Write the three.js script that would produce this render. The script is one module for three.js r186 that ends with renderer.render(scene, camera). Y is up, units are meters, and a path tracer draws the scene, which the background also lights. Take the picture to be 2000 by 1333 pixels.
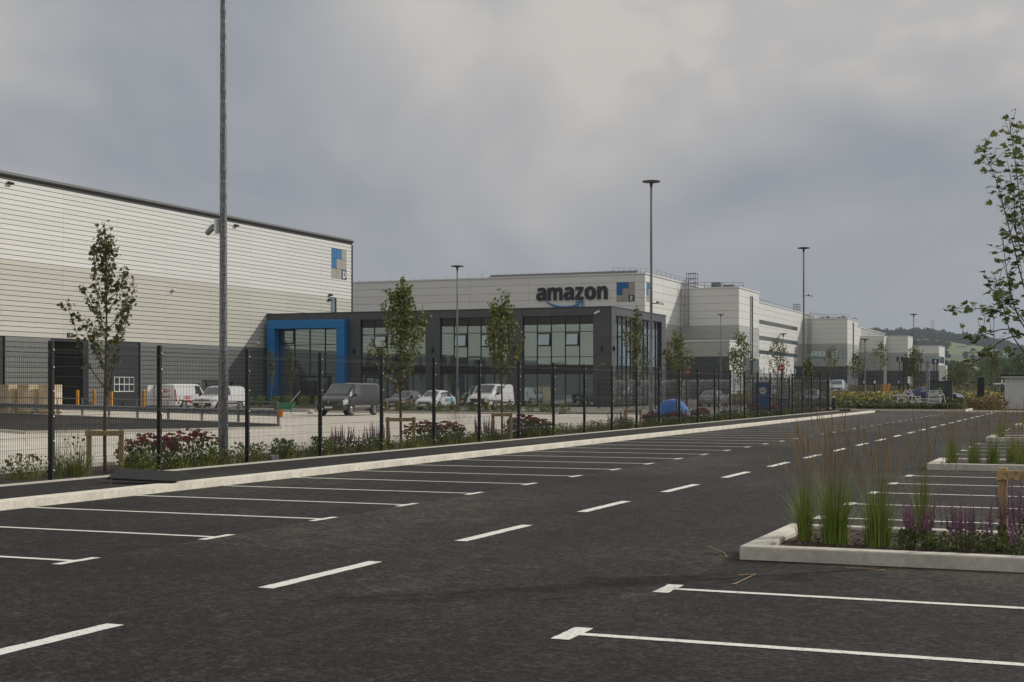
import * as THREE from 'three';
import { mergeGeometries, toCreasedNormals } from 'three/addons/utils/BufferGeometryUtils.js';
import { RoundedBoxGeometry } from 'three/addons/geometries/RoundedBoxGeometry.js';
import { FontLoader } from 'three/addons/loaders/FontLoader.js';
import { TextGeometry } from 'three/addons/geometries/TextGeometry.js';

// ------------------------------------------------------------------ camera, sky, sun, exposure
const scene = new THREE.Scene();
const camera = new THREE.PerspectiveCamera(26.78, 2000 / 1333, 0.1, 9000);
camera.position.set(0, 1.7, 0);
camera.rotation.y = Math.atan(1147 / 2800);           // looks a little left of the road axis (-z)
camera.setViewOffset(2000, 1333, 0, -90.5, 2000, 1333); // rising-front lens: verticals stay vertical
camera.updateProjectionMatrix();
const renderer = new THREE.WebGLRenderer({ antialias: true });
renderer.toneMapping = THREE.LinearToneMapping;
renderer.toneMappingExposure = 1.02;
renderer.shadowMap.enabled = true;

function rng(seed) { let a = seed >>> 0; return () => { a = (a + 0x6D2B79F5) | 0; let t = Math.imul(a ^ (a >>> 15), 1 | a); t = (t + Math.imul(t ^ (t >>> 7), 61 | t)) ^ t; return ((t ^ (t >>> 14)) >>> 0) / 4294967296; }; }
function h2(x, y, s) { let n = (Math.imul(x, 374761393) + Math.imul(y, 668265263) + Math.imul(s, 2147483647 ^ 0x5bd1e995)) | 0; n = Math.imul(n ^ (n >>> 13), 1274126177); n ^= n >>> 16; return (n >>> 0) / 4294967296; }
function vn(x, y, p, s) { const xi = Math.floor(x), yi = Math.floor(y); let u = x - xi, v = y - yi; u = u * u * (3 - 2 * u); v = v * v * (3 - 2 * v); const w = (k) => p ? ((k % p) + p) % p : k; const a = h2(w(xi), w(yi), s), b = h2(w(xi + 1), w(yi), s), c = h2(w(xi), w(yi + 1), s), d = h2(w(xi + 1), w(yi + 1), s); return a + (b - a) * u + (c - a) * v + (a - b - c + d) * u * v; }
function fbm(x, y, oct, p, s) { let t = 0, a = .5, n = 0; for (let i = 0; i < oct; i++) { t += a * vn(x, y, p, s + i); n += a; a *= .5; x *= 2; y *= 2; if (p) p *= 2; } return t / n; }
function vn3(x, y, z, s) { const zi = Math.floor(z); let w = z - zi; w = w * w * (3 - 2 * w); const a = vn(x, y, 0, s + zi * 57), b = vn(x, y, 0, s + (zi + 1) * 57); return a + (b - a) * w; }
function fbm3(x, y, z, oct, s) { let t = 0, a = .5, n = 0; for (let i = 0; i < oct; i++) { t += a * vn3(x, y, z, s + i * 1009); n += a; a *= .52; x *= 2.03; y *= 2.03; z *= 2.03; } return t / n; }
const clamp = (x, a = 0, b = 1) => Math.min(b, Math.max(a, x));
const lerp = (a, b, t) => a + (b - a) * t;
const sstep = (a, b, x) => { const t = clamp((x - a) / (b - a)); return t * t * (3 - 2 * t); };

const sunDir = new THREE.Vector3(1.14, 1.0, -1.2).normalize();
{ // computed sky: layered grey cloud, thin and warm in places, cool blue-grey toward the horizon
  const W = 2048, H = 1024, data = new Float32Array(W * H * 4);
  for (let j = 0; j < H; j++) {
    const el = ((j + .5) / H - .5) * Math.PI, y = Math.sin(el), ce = Math.cos(el);
    for (let i = 0; i < W; i++) {
      const az = ((i + .5) / W - .5) * 2 * Math.PI, x = ce * Math.cos(az), z = ce * Math.sin(az), k = (j * W + i) * 4;
      if (y < 0) { data[k] = .12; data[k + 1] = .12; data[k + 2] = .11; data[k + 3] = 1; continue; }
      const yy = y, st = 2.1 - .9 * sstep(0, .5, yy), X = x * 3.4 + 81.367, Y = y * 3.4 * st + 19.207, Z = z * 3.4 + 187.433;
      const w1 = fbm3(X * .8 + 4, Y * .8 + 9, Z * .8 + 1, 2, 11) - .5, w2 = fbm3(X * .8 - 7, Y * .8 + 2, Z * .8 + 5, 2, 17) - .5;
      const n = fbm3(X * .85 + w1 * 1.4 + 12.4, Y * .95 + w2 * 1.2 + 3.1, Z * .85 - w1 + 7.7, 4, 23);
      const bil = fbm3(X * 3.1 + w1 * 3 + 2, Y * 3.6 + w2 * 3 + 5, Z * 3.1 + 8, 5, 41) + (fbm3(X * 9 + w2 * 6, Y * 13 + w1 * 6, Z * 9, 4, 91) - .5) * .5 * sstep(.4, .6, n);
      const cov = n + .10 * (sstep(.03, .2, yy) - .42);
      const edge = sstep(.40, .62, bil) * sstep(.42, .6, n);
      const b = clamp(sstep(.34, .66, cov) * .68 + (bil - .5) * .75 + edge * .26 + .08), low = 1 - sstep(.0, .15, yy);
      let r = lerp(.275, .505, b), g = lerp(.302, .494, b), bl = lerp(.347, .480, b);
      r = lerp(r, .325, low * .6); g = lerp(g, .355, low * .6); bl = lerp(bl, .395, low * .6);
      const sd = Math.max(0, x * sunDir.x + y * sunDir.y + z * sunDir.z), glow = 1 + .25 * yy + .7 * Math.pow(sd, 10);
      r *= glow * 1.02; g *= glow; bl *= glow * .98;
      data[k] = r; data[k + 1] = g; data[k + 2] = bl; data[k + 3] = 1;
    }
  }
  const t = new THREE.DataTexture(data, W, H, THREE.RGBAFormat, THREE.FloatType);
  t.mapping = THREE.EquirectangularReflectionMapping; t.magFilter = t.minFilter = THREE.LinearFilter; t.colorSpace = THREE.LinearSRGBColorSpace; t.needsUpdate = true;
  scene.background = t; scene.environment = t;
}
const sun = new THREE.DirectionalLight(new THREE.Color().setRGB(1, .955, .88), 2.5);
sun.position.copy(sunDir).multiplyScalar(400).add(new THREE.Vector3(-30, 0, -90));
sun.target.position.set(-30, 0, -90); scene.add(sun, sun.target);
sun.castShadow = true; sun.shadow.radius = 1.8; sun.shadow.mapSize.set(4096, 4096);
Object.assign(sun.shadow.camera, { left: -170, right: 170, top: 170, bottom: -170, near: 10, far: 900 });
scene.fog = new THREE.FogExp2(new THREE.Color().setRGB(.36, .40, .46), 0.00013);

// ------------------------------------------------------------------ helpers
const used = {};
function numbered(n) { const k = used[n] = (used[n] ?? -1) + 1; return k ? n + '_' + String(k).padStart(3, '0') : n; }
function tag(o, label, category, group, kind) { if (label) o.userData.label = label; if (category) o.userData.category = category; if (group) o.userData.group = group; if (kind) o.userData.kind = kind; return o; }
function thing(name, label, category, x = 0, y = 0, z = 0, ry = 0, group) { const o = new THREE.Group(); o.name = numbered(name); o.position.set(x, y, z); o.rotation.y = ry; scene.add(o); return tag(o, label, category, group); }
function struct(name, parent) { const o = new THREE.Group(); o.name = numbered(name); o.userData.kind = 'structure'; scene.add(o); return o; }
function part(name, geo, mat, parent) { const m = new THREE.Mesh(geo, mat); m.name = parent === scene ? numbered(name) : name; parent.add(m); return m; }
const unit = new THREE.BoxGeometry(1, 1, 1);
function box(name, mat, parent, x, y, z, sx, sy, sz) { const m = part(name, unit, mat, parent); m.position.set(x, y, z); m.scale.set(sx, sy, sz); return m; }
function span(name, mat, parent, x0, x1, y0, y1, z0, z1) { return box(name, mat, parent, (x0 + x1) / 2, (y0 + y1) / 2, (z0 + z1) / 2, Math.abs(x1 - x0), Math.abs(y1 - y0), Math.abs(z1 - z0)); }
function gbox(x, y, z, sx, sy, sz, rx = 0, ry = 0, rz = 0) { const g = new THREE.BoxGeometry(sx, sy, sz); g.applyMatrix4(new THREE.Matrix4().makeRotationFromEuler(new THREE.Euler(rx, ry, rz))); g.translate(x, y, z); return g; }
function rod(a, b, r0, r1 = r0, n = 6, caps = false) { const d = new THREE.Vector3().subVectors(b, a), L = d.length(); const g = new THREE.CylinderGeometry(r1, r0, L, n, 1, !caps); g.translate(0, L / 2, 0); g.applyQuaternion(new THREE.Quaternion().setFromUnitVectors(new THREE.Vector3(0, 1, 0), d.normalize())); g.translate(a.x, a.y, a.z); return g; }
const V = (x, y, z) => new THREE.Vector3(x, y, z);
function mat(r, g, b, rough = .7, o = {}) { const { phys, ...rest } = o; const m = phys ? new THREE.MeshPhysicalMaterial(rest) : new THREE.MeshStandardMaterial(rest); m.color.setRGB(r, g, b); m.roughness = rough; return m; }
function tex(N, fn, rep, srgb = true) { const d = new Uint8Array(N * N * 4); for (let j = 0; j < N; j++)for (let i = 0; i < N; i++) { const c = fn(i / N, j / N, i, j), k = (j * N + i) * 4; d[k] = clamp(c[0]) * 255; d[k + 1] = clamp(c[1]) * 255; d[k + 2] = clamp(c[2]) * 255; d[k + 3] = 255; } const t = new THREE.DataTexture(d, N, N, THREE.RGBAFormat); t.wrapS = t.wrapT = THREE.RepeatWrapping; t.magFilter = THREE.LinearFilter; t.minFilter = THREE.LinearMipmapLinearFilter; t.generateMipmaps = true; t.anisotropy = 8; if (srgb) t.colorSpace = THREE.SRGBColorSpace; if (rep) t.repeat.set(rep, rep); t.needsUpdate = true; return t; }
const lin2s = (x) => x <= .0031308 ? x * 12.92 : 1.055 * Math.pow(x, 1 / 2.4) - .055;
function sheet(pts, y, holes) { const s = new THREE.Shape(pts.map(p => new THREE.Vector2(p[0], -p[1]))); if (holes) for (const h of holes) s.holes.push(new THREE.Path(h.map(p => new THREE.Vector2(p[0], -p[1])))); const g = new THREE.ShapeGeometry(s); g.rotateX(-Math.PI / 2); g.translate(0, y, 0); return g; }
const rect = (x0, x1, z0, z1) => [[x0, z0], [x0, z1], [x1, z1], [x1, z0]];
function canvasTex(w, h, draw) { const c = document.createElement('canvas'); c.width = w; c.height = h; draw(c.getContext('2d'), w, h); const t = new THREE.CanvasTexture(c); t.colorSpace = THREE.SRGBColorSpace; return t; }
// a quick collector of triangles with colours
class Tri { constructor() { this.p = []; this.c = []; } tri(a, b, c, col) { for (const v of [a, b, c]) this.p.push(v.x, v.y, v.z); if (col) for (let i = 0; i < 3; i++) this.c.push(...col); } geo() { const g = new THREE.BufferGeometry(); g.setAttribute('position', new THREE.Float32BufferAttribute(this.p, 3)); if (this.c.length) g.setAttribute('color', new THREE.Float32BufferAttribute(this.c, 3)); g.computeVertexNormals(); return g; } }

// ------------------------------------------------------------------ materials
const asphaltMap = tex(2048, (u, v, i, j) => { // 14 m tile: stone grain, dusty scuffs, oily streaks along the traffic
  const g = h2(i, j, 5), g2 = h2(i >> 1, j >> 1, 9), g3 = h2((i + (j >> 2)) >> 2, j >> 2, 13), m = fbm(u * 300, v * 300, 2, 300, 2), mm = fbm(u * 90, v * 90, 3, 90, 12), bigP = fbm(u * 5, v * 5, 4, 5, 33), str = fbm(u * 70, v * 6, 3, 70, 77);
  let a = -.004 + g2 * g2 * .034 + g * .012 + g3 * g3 * .034 + (m - .5) * .05 + (mm - .5) * .026 + (bigP - .5) * .042 + (str - .5) * .014;
  if (g > .9962) a += .11; if (h2(i >> 2, j >> 2, 88) > .9985) a += .07;
  const d = sstep(.56, .74, bigP * .75 + m * .25 + (mm - .5) * .3) * (.4 + g3 * .9); a += d * .020; a = Math.max(a * .78, .0045);
  return [lin2s(a * (1.09 + d * .03)), lin2s(a), lin2s(a * (.87 - d * .08))];
}, 1 / 14);
const grainBump = tex(1024, (u, v, i, j) => { const a = .5 + (h2(i, j, 3) - .5) * .5 + (fbm(u * 128, v * 128, 2, 128, 8) - .5) * .7; return [a, a, a]; }, 1 / 3.1, false);
const M = {};
M.asphalt = mat(1, 1, 1, .88, { phys: true, specularIntensity: .58, map: asphaltMap, bumpMap: grainBump, bumpScale: .006 });
const asphalt2 = asphaltMap.clone(); asphalt2.offset.set(.37, .61); asphalt2.needsUpdate = true;
M.asphaltB = mat(.93, .94, .95, .9, { phys: true, specularIntensity: .58, map: asphalt2, bumpMap: grainBump, bumpScale: .006 });
const asphalt3 = asphaltMap.clone(); asphalt3.offset.set(.71, .13); asphalt3.rotation = .6; asphalt3.needsUpdate = true;
M.asphaltC = mat(.9, .89, .88, .9, { phys: true, specularIntensity: .58, map: asphalt3, bumpMap: grainBump, bumpScale: .005 });
const concMap = tex(1024, (u, v, i, j) => { const g = h2(i, j, 15), m = fbm(u * 40, v * 40, 3, 40, 12), b = fbm(u * 5, v * 5, 4, 5, 14); let a = .86 + (g - .5) * .10 + (m - .5) * .14 + (b - .5) * .16; if (h2(i >> 1, j >> 1, 19) > .992) a -= .22; return [a, a * .985, a * .95]; }, 1 / 2.3);
M.kerb = mat(1, .965, .885, .85, { map: concMap, bumpMap: concMap, bumpScale: .002 });
M.kerbGrey = mat(.80, .785, .74, .85, { map: concMap, bumpMap: concMap, bumpScale: .003 });
const yardMap = concMap.clone(); yardMap.repeat.set(1 / 7, 1 / 7); yardMap.needsUpdate = true;
M.yard = [0, 1, 2].map(k => mat(.82 + k * .018, .785 + k * .018, .715 + k * .016, .85, { map: yardMap }));
M.roadGrey = mat(.33, .32, .295, .9, { map: yardMap });
M.joint = mat(.55, .52, .47, .9);
M.paint = mat(.95, .94, .90, .6, { map: tex(512, (u, v, i, j) => { const a = .9 + (h2(i, j, 6) - .5) * .16 - sstep(.62, .8, fbm(u * 60, v * 60, 3, 60, 5)) * .25; return [a, a, a * .98]; }, 1 / 1.1) });
const soilMap = tex(1024, (u, v, i, j) => { const n = fbm(u * 110, v * 50, 2, 110, 21), m = fbm(u * 160, v * 160, 2, 160, 25), g = h2(i >> 1, j >> 1, 22); let a = .022 + (n - .35) * .05 + (m - .5) * .05; a = Math.max(a, .006); if (g > .985) return [lin2s(.22), lin2s(.16), lin2s(.1)]; return [lin2s(a * 1.35), lin2s(a), lin2s(a * .75)]; }, 1 / 1.6);
M.soil = mat(.8, .66, .52, .95, { map: soilMap, bumpMap: soilMap, bumpScale: .03 });
M.grassGround = mat(.075, .09, .03, .95, { map: tex(512, (u, v, i, j) => { const a = .75 + (fbm(u * 40, v * 40, 4, 40, 61) - .5) * .7 + (h2(i, j, 7) - .5) * .2; return [a, a, a * .9]; }, 1 / 9) });
M.black = mat(.012, .012, .013, .45);
M.wire = mat(.012, .013, .013, .5);
M.rubber = mat(.018, .018, .018, .85);
const galvMap = tex(256, (u, v, i, j) => { const a = .62 + (fbm(u * 26, v * 26, 3, 26, 44) - .5) * .75 + (h2(i, j, 4) - .5) * .12; return [a, a * 1.01, a * 1.03]; }, 1);
M.galv = mat(.56, .57, .58, .48, { map: galvMap, metalness: .55 });
M.galvBright = mat(.62, .63, .65, .4, { map: galvMap, metalness: .5 });
M.barrier = mat(.62, .64, .66, .5, { map: galvMap, metalness: .15 });
M.lampHead = mat(.06, .063, .065, .5, { metalness: .3 });
M.white = mat(.74, .74, .73, .4);
M.whiteMetal = mat(.68, .68, .69, .5);
M.boltWhite = mat(.8, .8, .8, .3, { metalness: .3 });
const tones = (r, g, b, rough, n = 4, d = .02, o) => Array.from({ length: n }, (_, k) => { const f = 1 + (k - (n - 1) / 2) * d; return mat(r * f, g * f, b * f, rough, o); });
M.cladWhite = tones(.71, .705, .68, .42);
M.cladMid = tones(.54, .525, .465, .45);
M.cladDark = tones(.165, .172, .165, .5);
M.eWhite = tones(.68, .68, .655, .45, 4, .012);
M.eMid = tones(.40, .405, .385, .5, 4, .012);
M.eDark = tones(.058, .066, .07, .5, 4, .02);
M.joints = mat(.07, .07, .067, .8);
M.jointsE = mat(.34, .34, .33, .8);
M.gutter = mat(.035, .037, .035, .5);
M.office = tones(.066, .073, .077, .42, 4, .03);
M.officeSide = M.office;
M.frame = mat(.018, .022, .024, .4);
M.blue = mat(.005, .17, .46, .45);
M.logoBlue = mat(.004, .13, .33, .6);
M.logoGrey = mat(.33, .31, .27, .5);
M.navy = mat(.006, .035, .10, .45);
M.glass = mat(.32, .39, .40, .03, { metalness: .92 });
M.spandrel = mat(.012, .015, .016, .18);
M.door = mat(.018, .02, .024, .55);
M.tarGlass = mat(.17, .19, .20, .04, { metalness: .75 });
M.chrome = mat(.75, .75, .76, .12, { metalness: 1 });
M.tyre = mat(.014, .014, .014, .9);
M.rim = mat(.52, .53, .54, .3, { metalness: .8 });
M.lens = mat(.62, .64, .66, .1, { metalness: .35 });
M.redLens = mat(.35, .01, .012, .15);
M.plate = mat(.75, .75, .70, .5);
M.trim = mat(.02, .02, .021, .7);
const woodMap = tex(256, (u, v, i, j) => { const a = .75 + (fbm(u * 24, v * 3, 3, 24, 71) - .5) * .6 + (h2(i, j, 2) - .5) * .08; return [a, a * .98, a * .93]; }, 1);
M.timber = mat(.78, .58, .29, .8, { map: woodMap });
M.bark = mat(.17, .125, .075, .9, { map: woodMap });
M.barkPale = mat(.36, .29, .19, .9, { map: woodMap });
const leafMat = (r, g, b) => mat(r, g, b, .75, { phys: true, vertexColors: true, side: THREE.DoubleSide, transmission: .3, thickness: 0 });
M.leaf = leafMat(1, 1, 1);
M.veg = mat(1, 1, 1, .85, { vertexColors: true, side: THREE.DoubleSide });

// ------------------------------------------------------------------ ground, car park, markings
part('ground', sheet(rect(-4000, 4000, 1500, -4500), -.06), M.grassGround, scene).userData.kind = 'structure';
const carPark = struct('car_park');
part('asphalt_strip', sheet(rect(-14.0, -9.253, 14, -104.5), 0), M.asphaltB, carPark);
part('asphalt_strip', sheet(rect(-9.25, -3.353, 14, -104.5), 0), M.asphalt, carPark);
part('asphalt_strip', sheet(rect(-3.35, 26, 14, -104.5), 0), M.asphaltC, carPark);
part('asphalt_joint', sheet(rect(-14, 26, 14, -104.5), -.012), mat(.045, .043, .04, .9), carPark);
const jr = rng(5);
function ribbon(x0, z0, x1, z1, w, y) { // painted line with slightly ragged edges
  const dx = x1 - x0, dz = z1 - z0, L = Math.hypot(dx, dz), n = Math.max(2, Math.round(L / .09)), nx = -dz / L * w / 2, nz = dx / L * w / 2, T = new Tri();
  let pa, pb; for (let i = 0; i <= n; i++) { const t = i / n, e = () => 1 + (jr() - .5) * .16; const ea = e(), eb = e(); const a = V(x0 + dx * t + nx * ea, y, z0 + dz * t + nz * ea), b = V(x0 + dx * t - nx * eb, y, z0 + dz * t - nz * eb); if (pa) { T.tri(pa, a, b); T.tri(pa, b, pb); } pa = a; pb = b; }
  const g = T.geo(); const p = g.attributes.position, uv = new Float32Array(p.count * 2); for (let i = 0; i < p.count; i++) { uv[2 * i] = p.getX(i); uv[2 * i + 1] = p.getZ(i); if (g.attributes.normal.getY(i) < 0) g.attributes.normal.setY(i, 1); } g.setAttribute('uv', new THREE.BufferAttribute(uv, 2)); return g;
}
for (let k = -3; k < 36; k++) { const z = -11.35 - 2.41 * k; if (z < -97) break; part('bay_line', ribbon(-13.98, z, -9.3, z, .095, .004), M.paint, carPark); part('bay_end_mark', ribbon(-9.25, z + .3, -9.25, z - .3, .11, .0045), M.paint, carPark); }
for (let k = -2; k < 24; k++) { const z = -10.42 - 4 * k; if (z < -99) break; part('lane_dash', ribbon(-6.52, z, -6.52, z - 2, .15, .004), M.paint, carPark); }
const islandZ = [-13.95, -30.55, -47.2, -63.9, -80.5];
for (let k = -3; k < 36; k++) { const z = -9.3 - 2.38 * k; if (z < -97) break; if (islandZ.some(a => z < a + .6 && z > a - 3.1)) continue; part('bay_line', ribbon(-3.3, z, 1.6, z, .1, .004), M.paint, carPark); part('bay_end_mark', ribbon(-3.36, z + .25, -3.36, z - .25, .135, .0045), M.paint, carPark); }
part('lane_dash', ribbon(-13.9, -99.5, -11.2, -99.5, .12, .004), M.paint, carPark);
for (let k = 0; k < 5; k++) part('lane_dash', ribbon(-10.2 + k * 2.2, -101.5, -8.9 + k * 2.2, -101.5, .14, .004), M.paint, carPark);

// left kerb, footpath, edging, planted verge
const kerbL = struct('kerb');
{ const r = rng(3); for (let z = 12; z > -97; z -= 3) { const g = new RoundedBoxGeometry(.30, .22, 2.997, 1, .006); const m = part('kerb_stone', g, M.kerb, kerbL); m.position.set(-14.15, .015 + (r() - .5) * .004, z - 1.5); if (g) uvMetres(m); } }
function uvMetres(m) { const g = m.geometry, p = g.attributes.position, n = g.attributes.normal, uv = new Float32Array(p.count * 2); for (let i = 0; i < p.count; i++) { const x = p.getX(i) + m.position.x, y = p.getY(i) + m.position.y, z = p.getZ(i) + m.position.z, ax = Math.abs(n.getX(i)), ay = Math.abs(n.getY(i)), az = Math.abs(n.getZ(i)); if (ay >= ax && ay >= az) { uv[2 * i] = x; uv[2 * i + 1] = z; } else if (ax >= az) { uv[2 * i] = z; uv[2 * i + 1] = y; } else { uv[2 * i] = x; uv[2 * i + 1] = y; } } g.setAttribute('uv', new THREE.BufferAttribute(uv, 2)); }
part('footpath', sheet(rect(-16.24, -14.3, 12, -97.5), .112), M.asphaltC, scene).userData.kind = 'structure';
const edging = struct('path_edging');
for (let z = 12; z > -97; z -= 2) box('edging_stone', M.kerbGrey, edging, -16.27, .06, z - 1, .055, .16, 1.99);
part('verge_soil', sheet(rect(-18.9, -16.3, 12, -97), .09), M.soil, scene).userData.kind = 'structure';
const vergeKerb = struct('verge_kerb');
for (let z = 12; z > -97; z -= 3) box('kerb_stone', M.kerbGrey, vergeKerb, -18.98, .05, z - 1.5, .14, .2, 2.98);

// concrete yard with slab joints, grey service road, asphalt wedge
const yard = struct('yard');
part('joint_bed', sheet(rect(-74.3, -19.06, 40, -86.2), -.022), M.joint, yard);
{ let k = 0; for (let x = -74.3; x < -19.5; x += 5.02) for (let z = 40; z > -86; z -= 6.3) { const g = sheet(rect(x + .02, Math.min(x + 5.0, -19.07), z - .02, z - 6.28), -.012); part('slab', g, M.yard[(k * 7 + Math.floor(z)) % 3 & 3] || M.yard[0], yard); k++; } }
part('service_road', sheet(rect(-74.3, -19.06, -86.2, -119), -.012), M.roadGrey, scene).userData.kind = 'structure';
part('service_road', sheet([[-39.3, -119], [-39.3, -136], [-58, -136], [-160, -136], [-160, -230], [-34, -230], [-34, -133], [-19.75, -133], [-19.75, -119]], -.014), M.roadGrey, scene).userData.kind = 'structure';
part('cross_road', sheet(rect(-19.75, 40, -104.5, -112), -.008), M.roadGrey, scene).userData.kind = 'structure';
const wedge = struct('asphalt_ramp');
{ const pts = [[-31.2, -51.0], [-33.2, -54.4], [-63.7, -71.6], [-74, -77.3], [-74, -63], [-36.6, -42.0], [-33, -46.5]]; part('ramp_surface', sheet(pts, .07), M.asphaltC, wedge);
  for (let i = 0; i < pts.length; i++) { const a = pts[i], b = pts[(i + 1) % pts.length], L = Math.hypot(b[0] - a[0], b[1] - a[1]), n = Math.max(1, Math.round(L / 2.5)); for (let k = 0; k < n; k++) { const t = (k + .5) / n, m = box('kerb_stone', M.kerbGrey, wedge, lerp(a[0], b[0], t), .02, lerp(a[1], b[1], t), L / n - .02, .16, .12); m.rotation.y = -Math.atan2(b[1] - a[1], b[0] - a[0]); } } }

// right planting islands: kerb stones and bark mulch
function island(z0, x0, x1, depth, zlab) {
  const g = struct('planting_island'), w = .2, hgt = .135;
  const stone = (xa, xb, za, zb) => { const m = part('kerb_stone', new RoundedBoxGeometry(Math.abs(xb - xa), hgt + .08, Math.abs(zb - za), 2, .02), M.kerbGrey, g); m.position.set((xa + xb) / 2, hgt / 2 - .04, (za + zb) / 2); uvMetres(m); };
  for (let x = x0; x < x1; x += 3.6) { stone(x + .001, Math.min(x + 3.599, x1), z0, z0 - w); stone(x + .001, Math.min(x + 3.599, x1), z0 - depth, z0 - depth + w); }
  stone(x0, x0 + w + .04, z0 - w - .003, z0 - depth + w + .003);
  // mulch: gently uneven bed
  const nx = 60, nz = 26, geo = new THREE.PlaneGeometry(x1 - x0 - w, depth - 2 * w, nx, nz); geo.rotateX(-Math.PI / 2); geo.translate((x0 + w + x1) / 2, 0, z0 - depth / 2);
  const p = geo.attributes.position, uv = geo.attributes.uv; for (let i = 0; i < p.count; i++) { const x = p.getX(i), z = p.getZ(i); p.setY(i, .085 + (fbm(x * 4, z * 4, 3, 0, 3) - .4) * .07); uv.setXY(i, x, z); } geo.computeVertexNormals(); part('mulch', geo, M.soil, g); return g;
}
for (const z of islandZ) island(z, -3.29, 3.2, 2.55);
{ // loose bark chips on the nearest bed, too many to count
  const r = rng(77), N = 900, im = new THREE.InstancedMesh(new THREE.BoxGeometry(.03, .006, .012), mat(1, 1, 1, .95), N), o = new THREE.Object3D(), c = new THREE.Color();
  for (let i = 0; i < N; i++) { const x = -3.0 + r() * 3.2, z = -14.2 - r() * 2.1; o.position.set(x, .085 + (fbm(x * 4, z * 4, 3, 0, 3) - .4) * .07 + .006, z); o.rotation.set((r() - .5) * .8, r() * 6.3, (r() - .5) * .8); o.scale.setScalar(.5 + r() * 1.4); o.updateMatrix(); im.setMatrixAt(i, o.matrix); const t = r(); c.setRGB(lerp(.03, .2, t * t), lerp(.02, .13, t * t), lerp(.014, .075, t * t)); im.setColorAt(i, c); }
  im.name = 'bark_chips'; tag(im, 'loose brown bark chips on the nearest planting island', 'bark mulch', null, 'stuff'); scene.add(im); }
{ // fallen grass stalks and specks on the tarmac
  const straw = mat(.45, .34, .16, .8);
  const st = (pts, label) => { const gs = []; for (let i = 0; i + 1 < pts.length; i++) gs.push(rod(V(...pts[i]), V(...pts[i + 1]), .004, .003, 5)); const l = pts[pts.length - 1]; const h = new THREE.SphereGeometry(.011, 6, 5); h.scale(2.2, .6, .8); h.translate(l[0], l[1], l[2]); gs.push(h.toNonIndexed ? h : h); tag(part('fallen_stalk', mergeGeometries(gs.map(g => g.index ? g.toNonIndexed() : g)), straw, scene), label, 'grass stalk'); };
  st([[-3.0, .01, -12.7], [-2.87, .013, -12.8], [-2.9, .01, -12.12]], 'bent straw stalk lying on tarmac by the nearer T mark');
  st([[-3.75, .06, -14.5], [-3.5, .03, -14.2], [-3.42, .018, -13.98]], 'straw stalk leaning at the corner of the planting island');
  st([[-2.2, .012, -13.62], [-1.85, .012, -13.56]], 'short straw lying along the front of the planting island');
}

// ------------------------------------------------------------------ cladding, glazing
function makeCladder(parent, limit = 300) { let n = 0; const rest = new Map(); return {
  // normal '+x' walls: at = X, u = z ; normal '+z' walls: at = Z, u = x
  wall(nrm, at, u0, u1, y0, y1, pitch, len, pick, o = {}) {
    const gap = o.gap ?? .03, t = o.t ?? .05, ophs = o.open || [], uo = o.uoff ?? 0; if (u0 > u1) [u0, u1] = [u1, u0];
    const r = rng(Math.round((u0 + y0) * 31) + 5), cuts = [u0]; for (let u = u0 + uo; u < u1 - .3; u += len) if (u > u0 + .3) cuts.push(u); cuts.push(u1);
    const ys = []; for (let y = y0; y < y1 - .05; y += pitch) ys.push(y); ys.push(y1);
    for (let i = ys.length - 2; i >= 0; i--) for (let j = 0; j + 1 < cuts.length; j++) {
      let rs = [[cuts[j], cuts[j + 1], ys[i], ys[i + 1]]];
      for (const q of ophs) { const out = []; for (const a of rs) { const [A, B, C, D] = a; if (q[0] >= B || q[1] <= A || q[2] >= D || q[3] <= C) { out.push(a); continue; } if (q[0] > A) out.push([A, q[0], C, D]); if (q[1] < B) out.push([q[1], B, C, D]); const m0 = Math.max(A, q[0]), m1 = Math.min(B, q[1]); if (q[2] > C) out.push([m0, m1, C, q[2]]); if (q[3] < D) out.push([m0, m1, q[3], D]); } rs = out; }
      for (const [A, B, C, D] of rs) { if (B - A < .08 || D - C < .06) continue; const ms = pick((C + D) / 2, (A + B) / 2), mm = ms[Math.floor(r() * ms.length)]; const su = B - A - (o.vgap ?? .012), sy = D - C - gap, cu = (A + B) / 2, cy = (C + D) / 2, pr = t * (1 + (r() - .5) * .12);
        const pos = nrm === '+x' ? [at + pr / 2, cy, cu, pr, sy, su] : [cu, cy, at + pr / 2, su, sy, pr];
        const stuff = o.stuff || n >= limit; if (!stuff) { n++; box(o.name || 'cladding_panel', mm, parent, ...pos); } else { if (!rest.has(mm)) rest.set(mm, []); rest.get(mm).push(gbox(...pos)); } } } },
  done() { for (const [m, gs] of rest) { const q = part('cladding', mergeGeometries(gs), m, parent); q.userData.kind = 'stuff'; } } }; }
const gr = rng(91);
function pane(parent, nrm, at, u0, u1, y0, y1, m, name = 'pane') { const q = nrm === '+x' ? span(name, m, parent, at - .012, at, y0, y1, u0, u1) : span(name, m, parent, u0, u1, y0, y1, at - .012, at); q.rotation.set((gr() - .5) * .006, (gr() - .5) * .008, 0); return q; }
function bar(parent, nrm, at, u0, u1, y0, y1, m, name = 'mullion', dep = .12) { return nrm === '+x' ? span(name, m, parent, at - dep / 2, at + dep / 2, y0, y1, u0, u1) : span(name, m, parent, u0, u1, y0, y1, at - dep / 2, at + dep / 2); }
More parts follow.
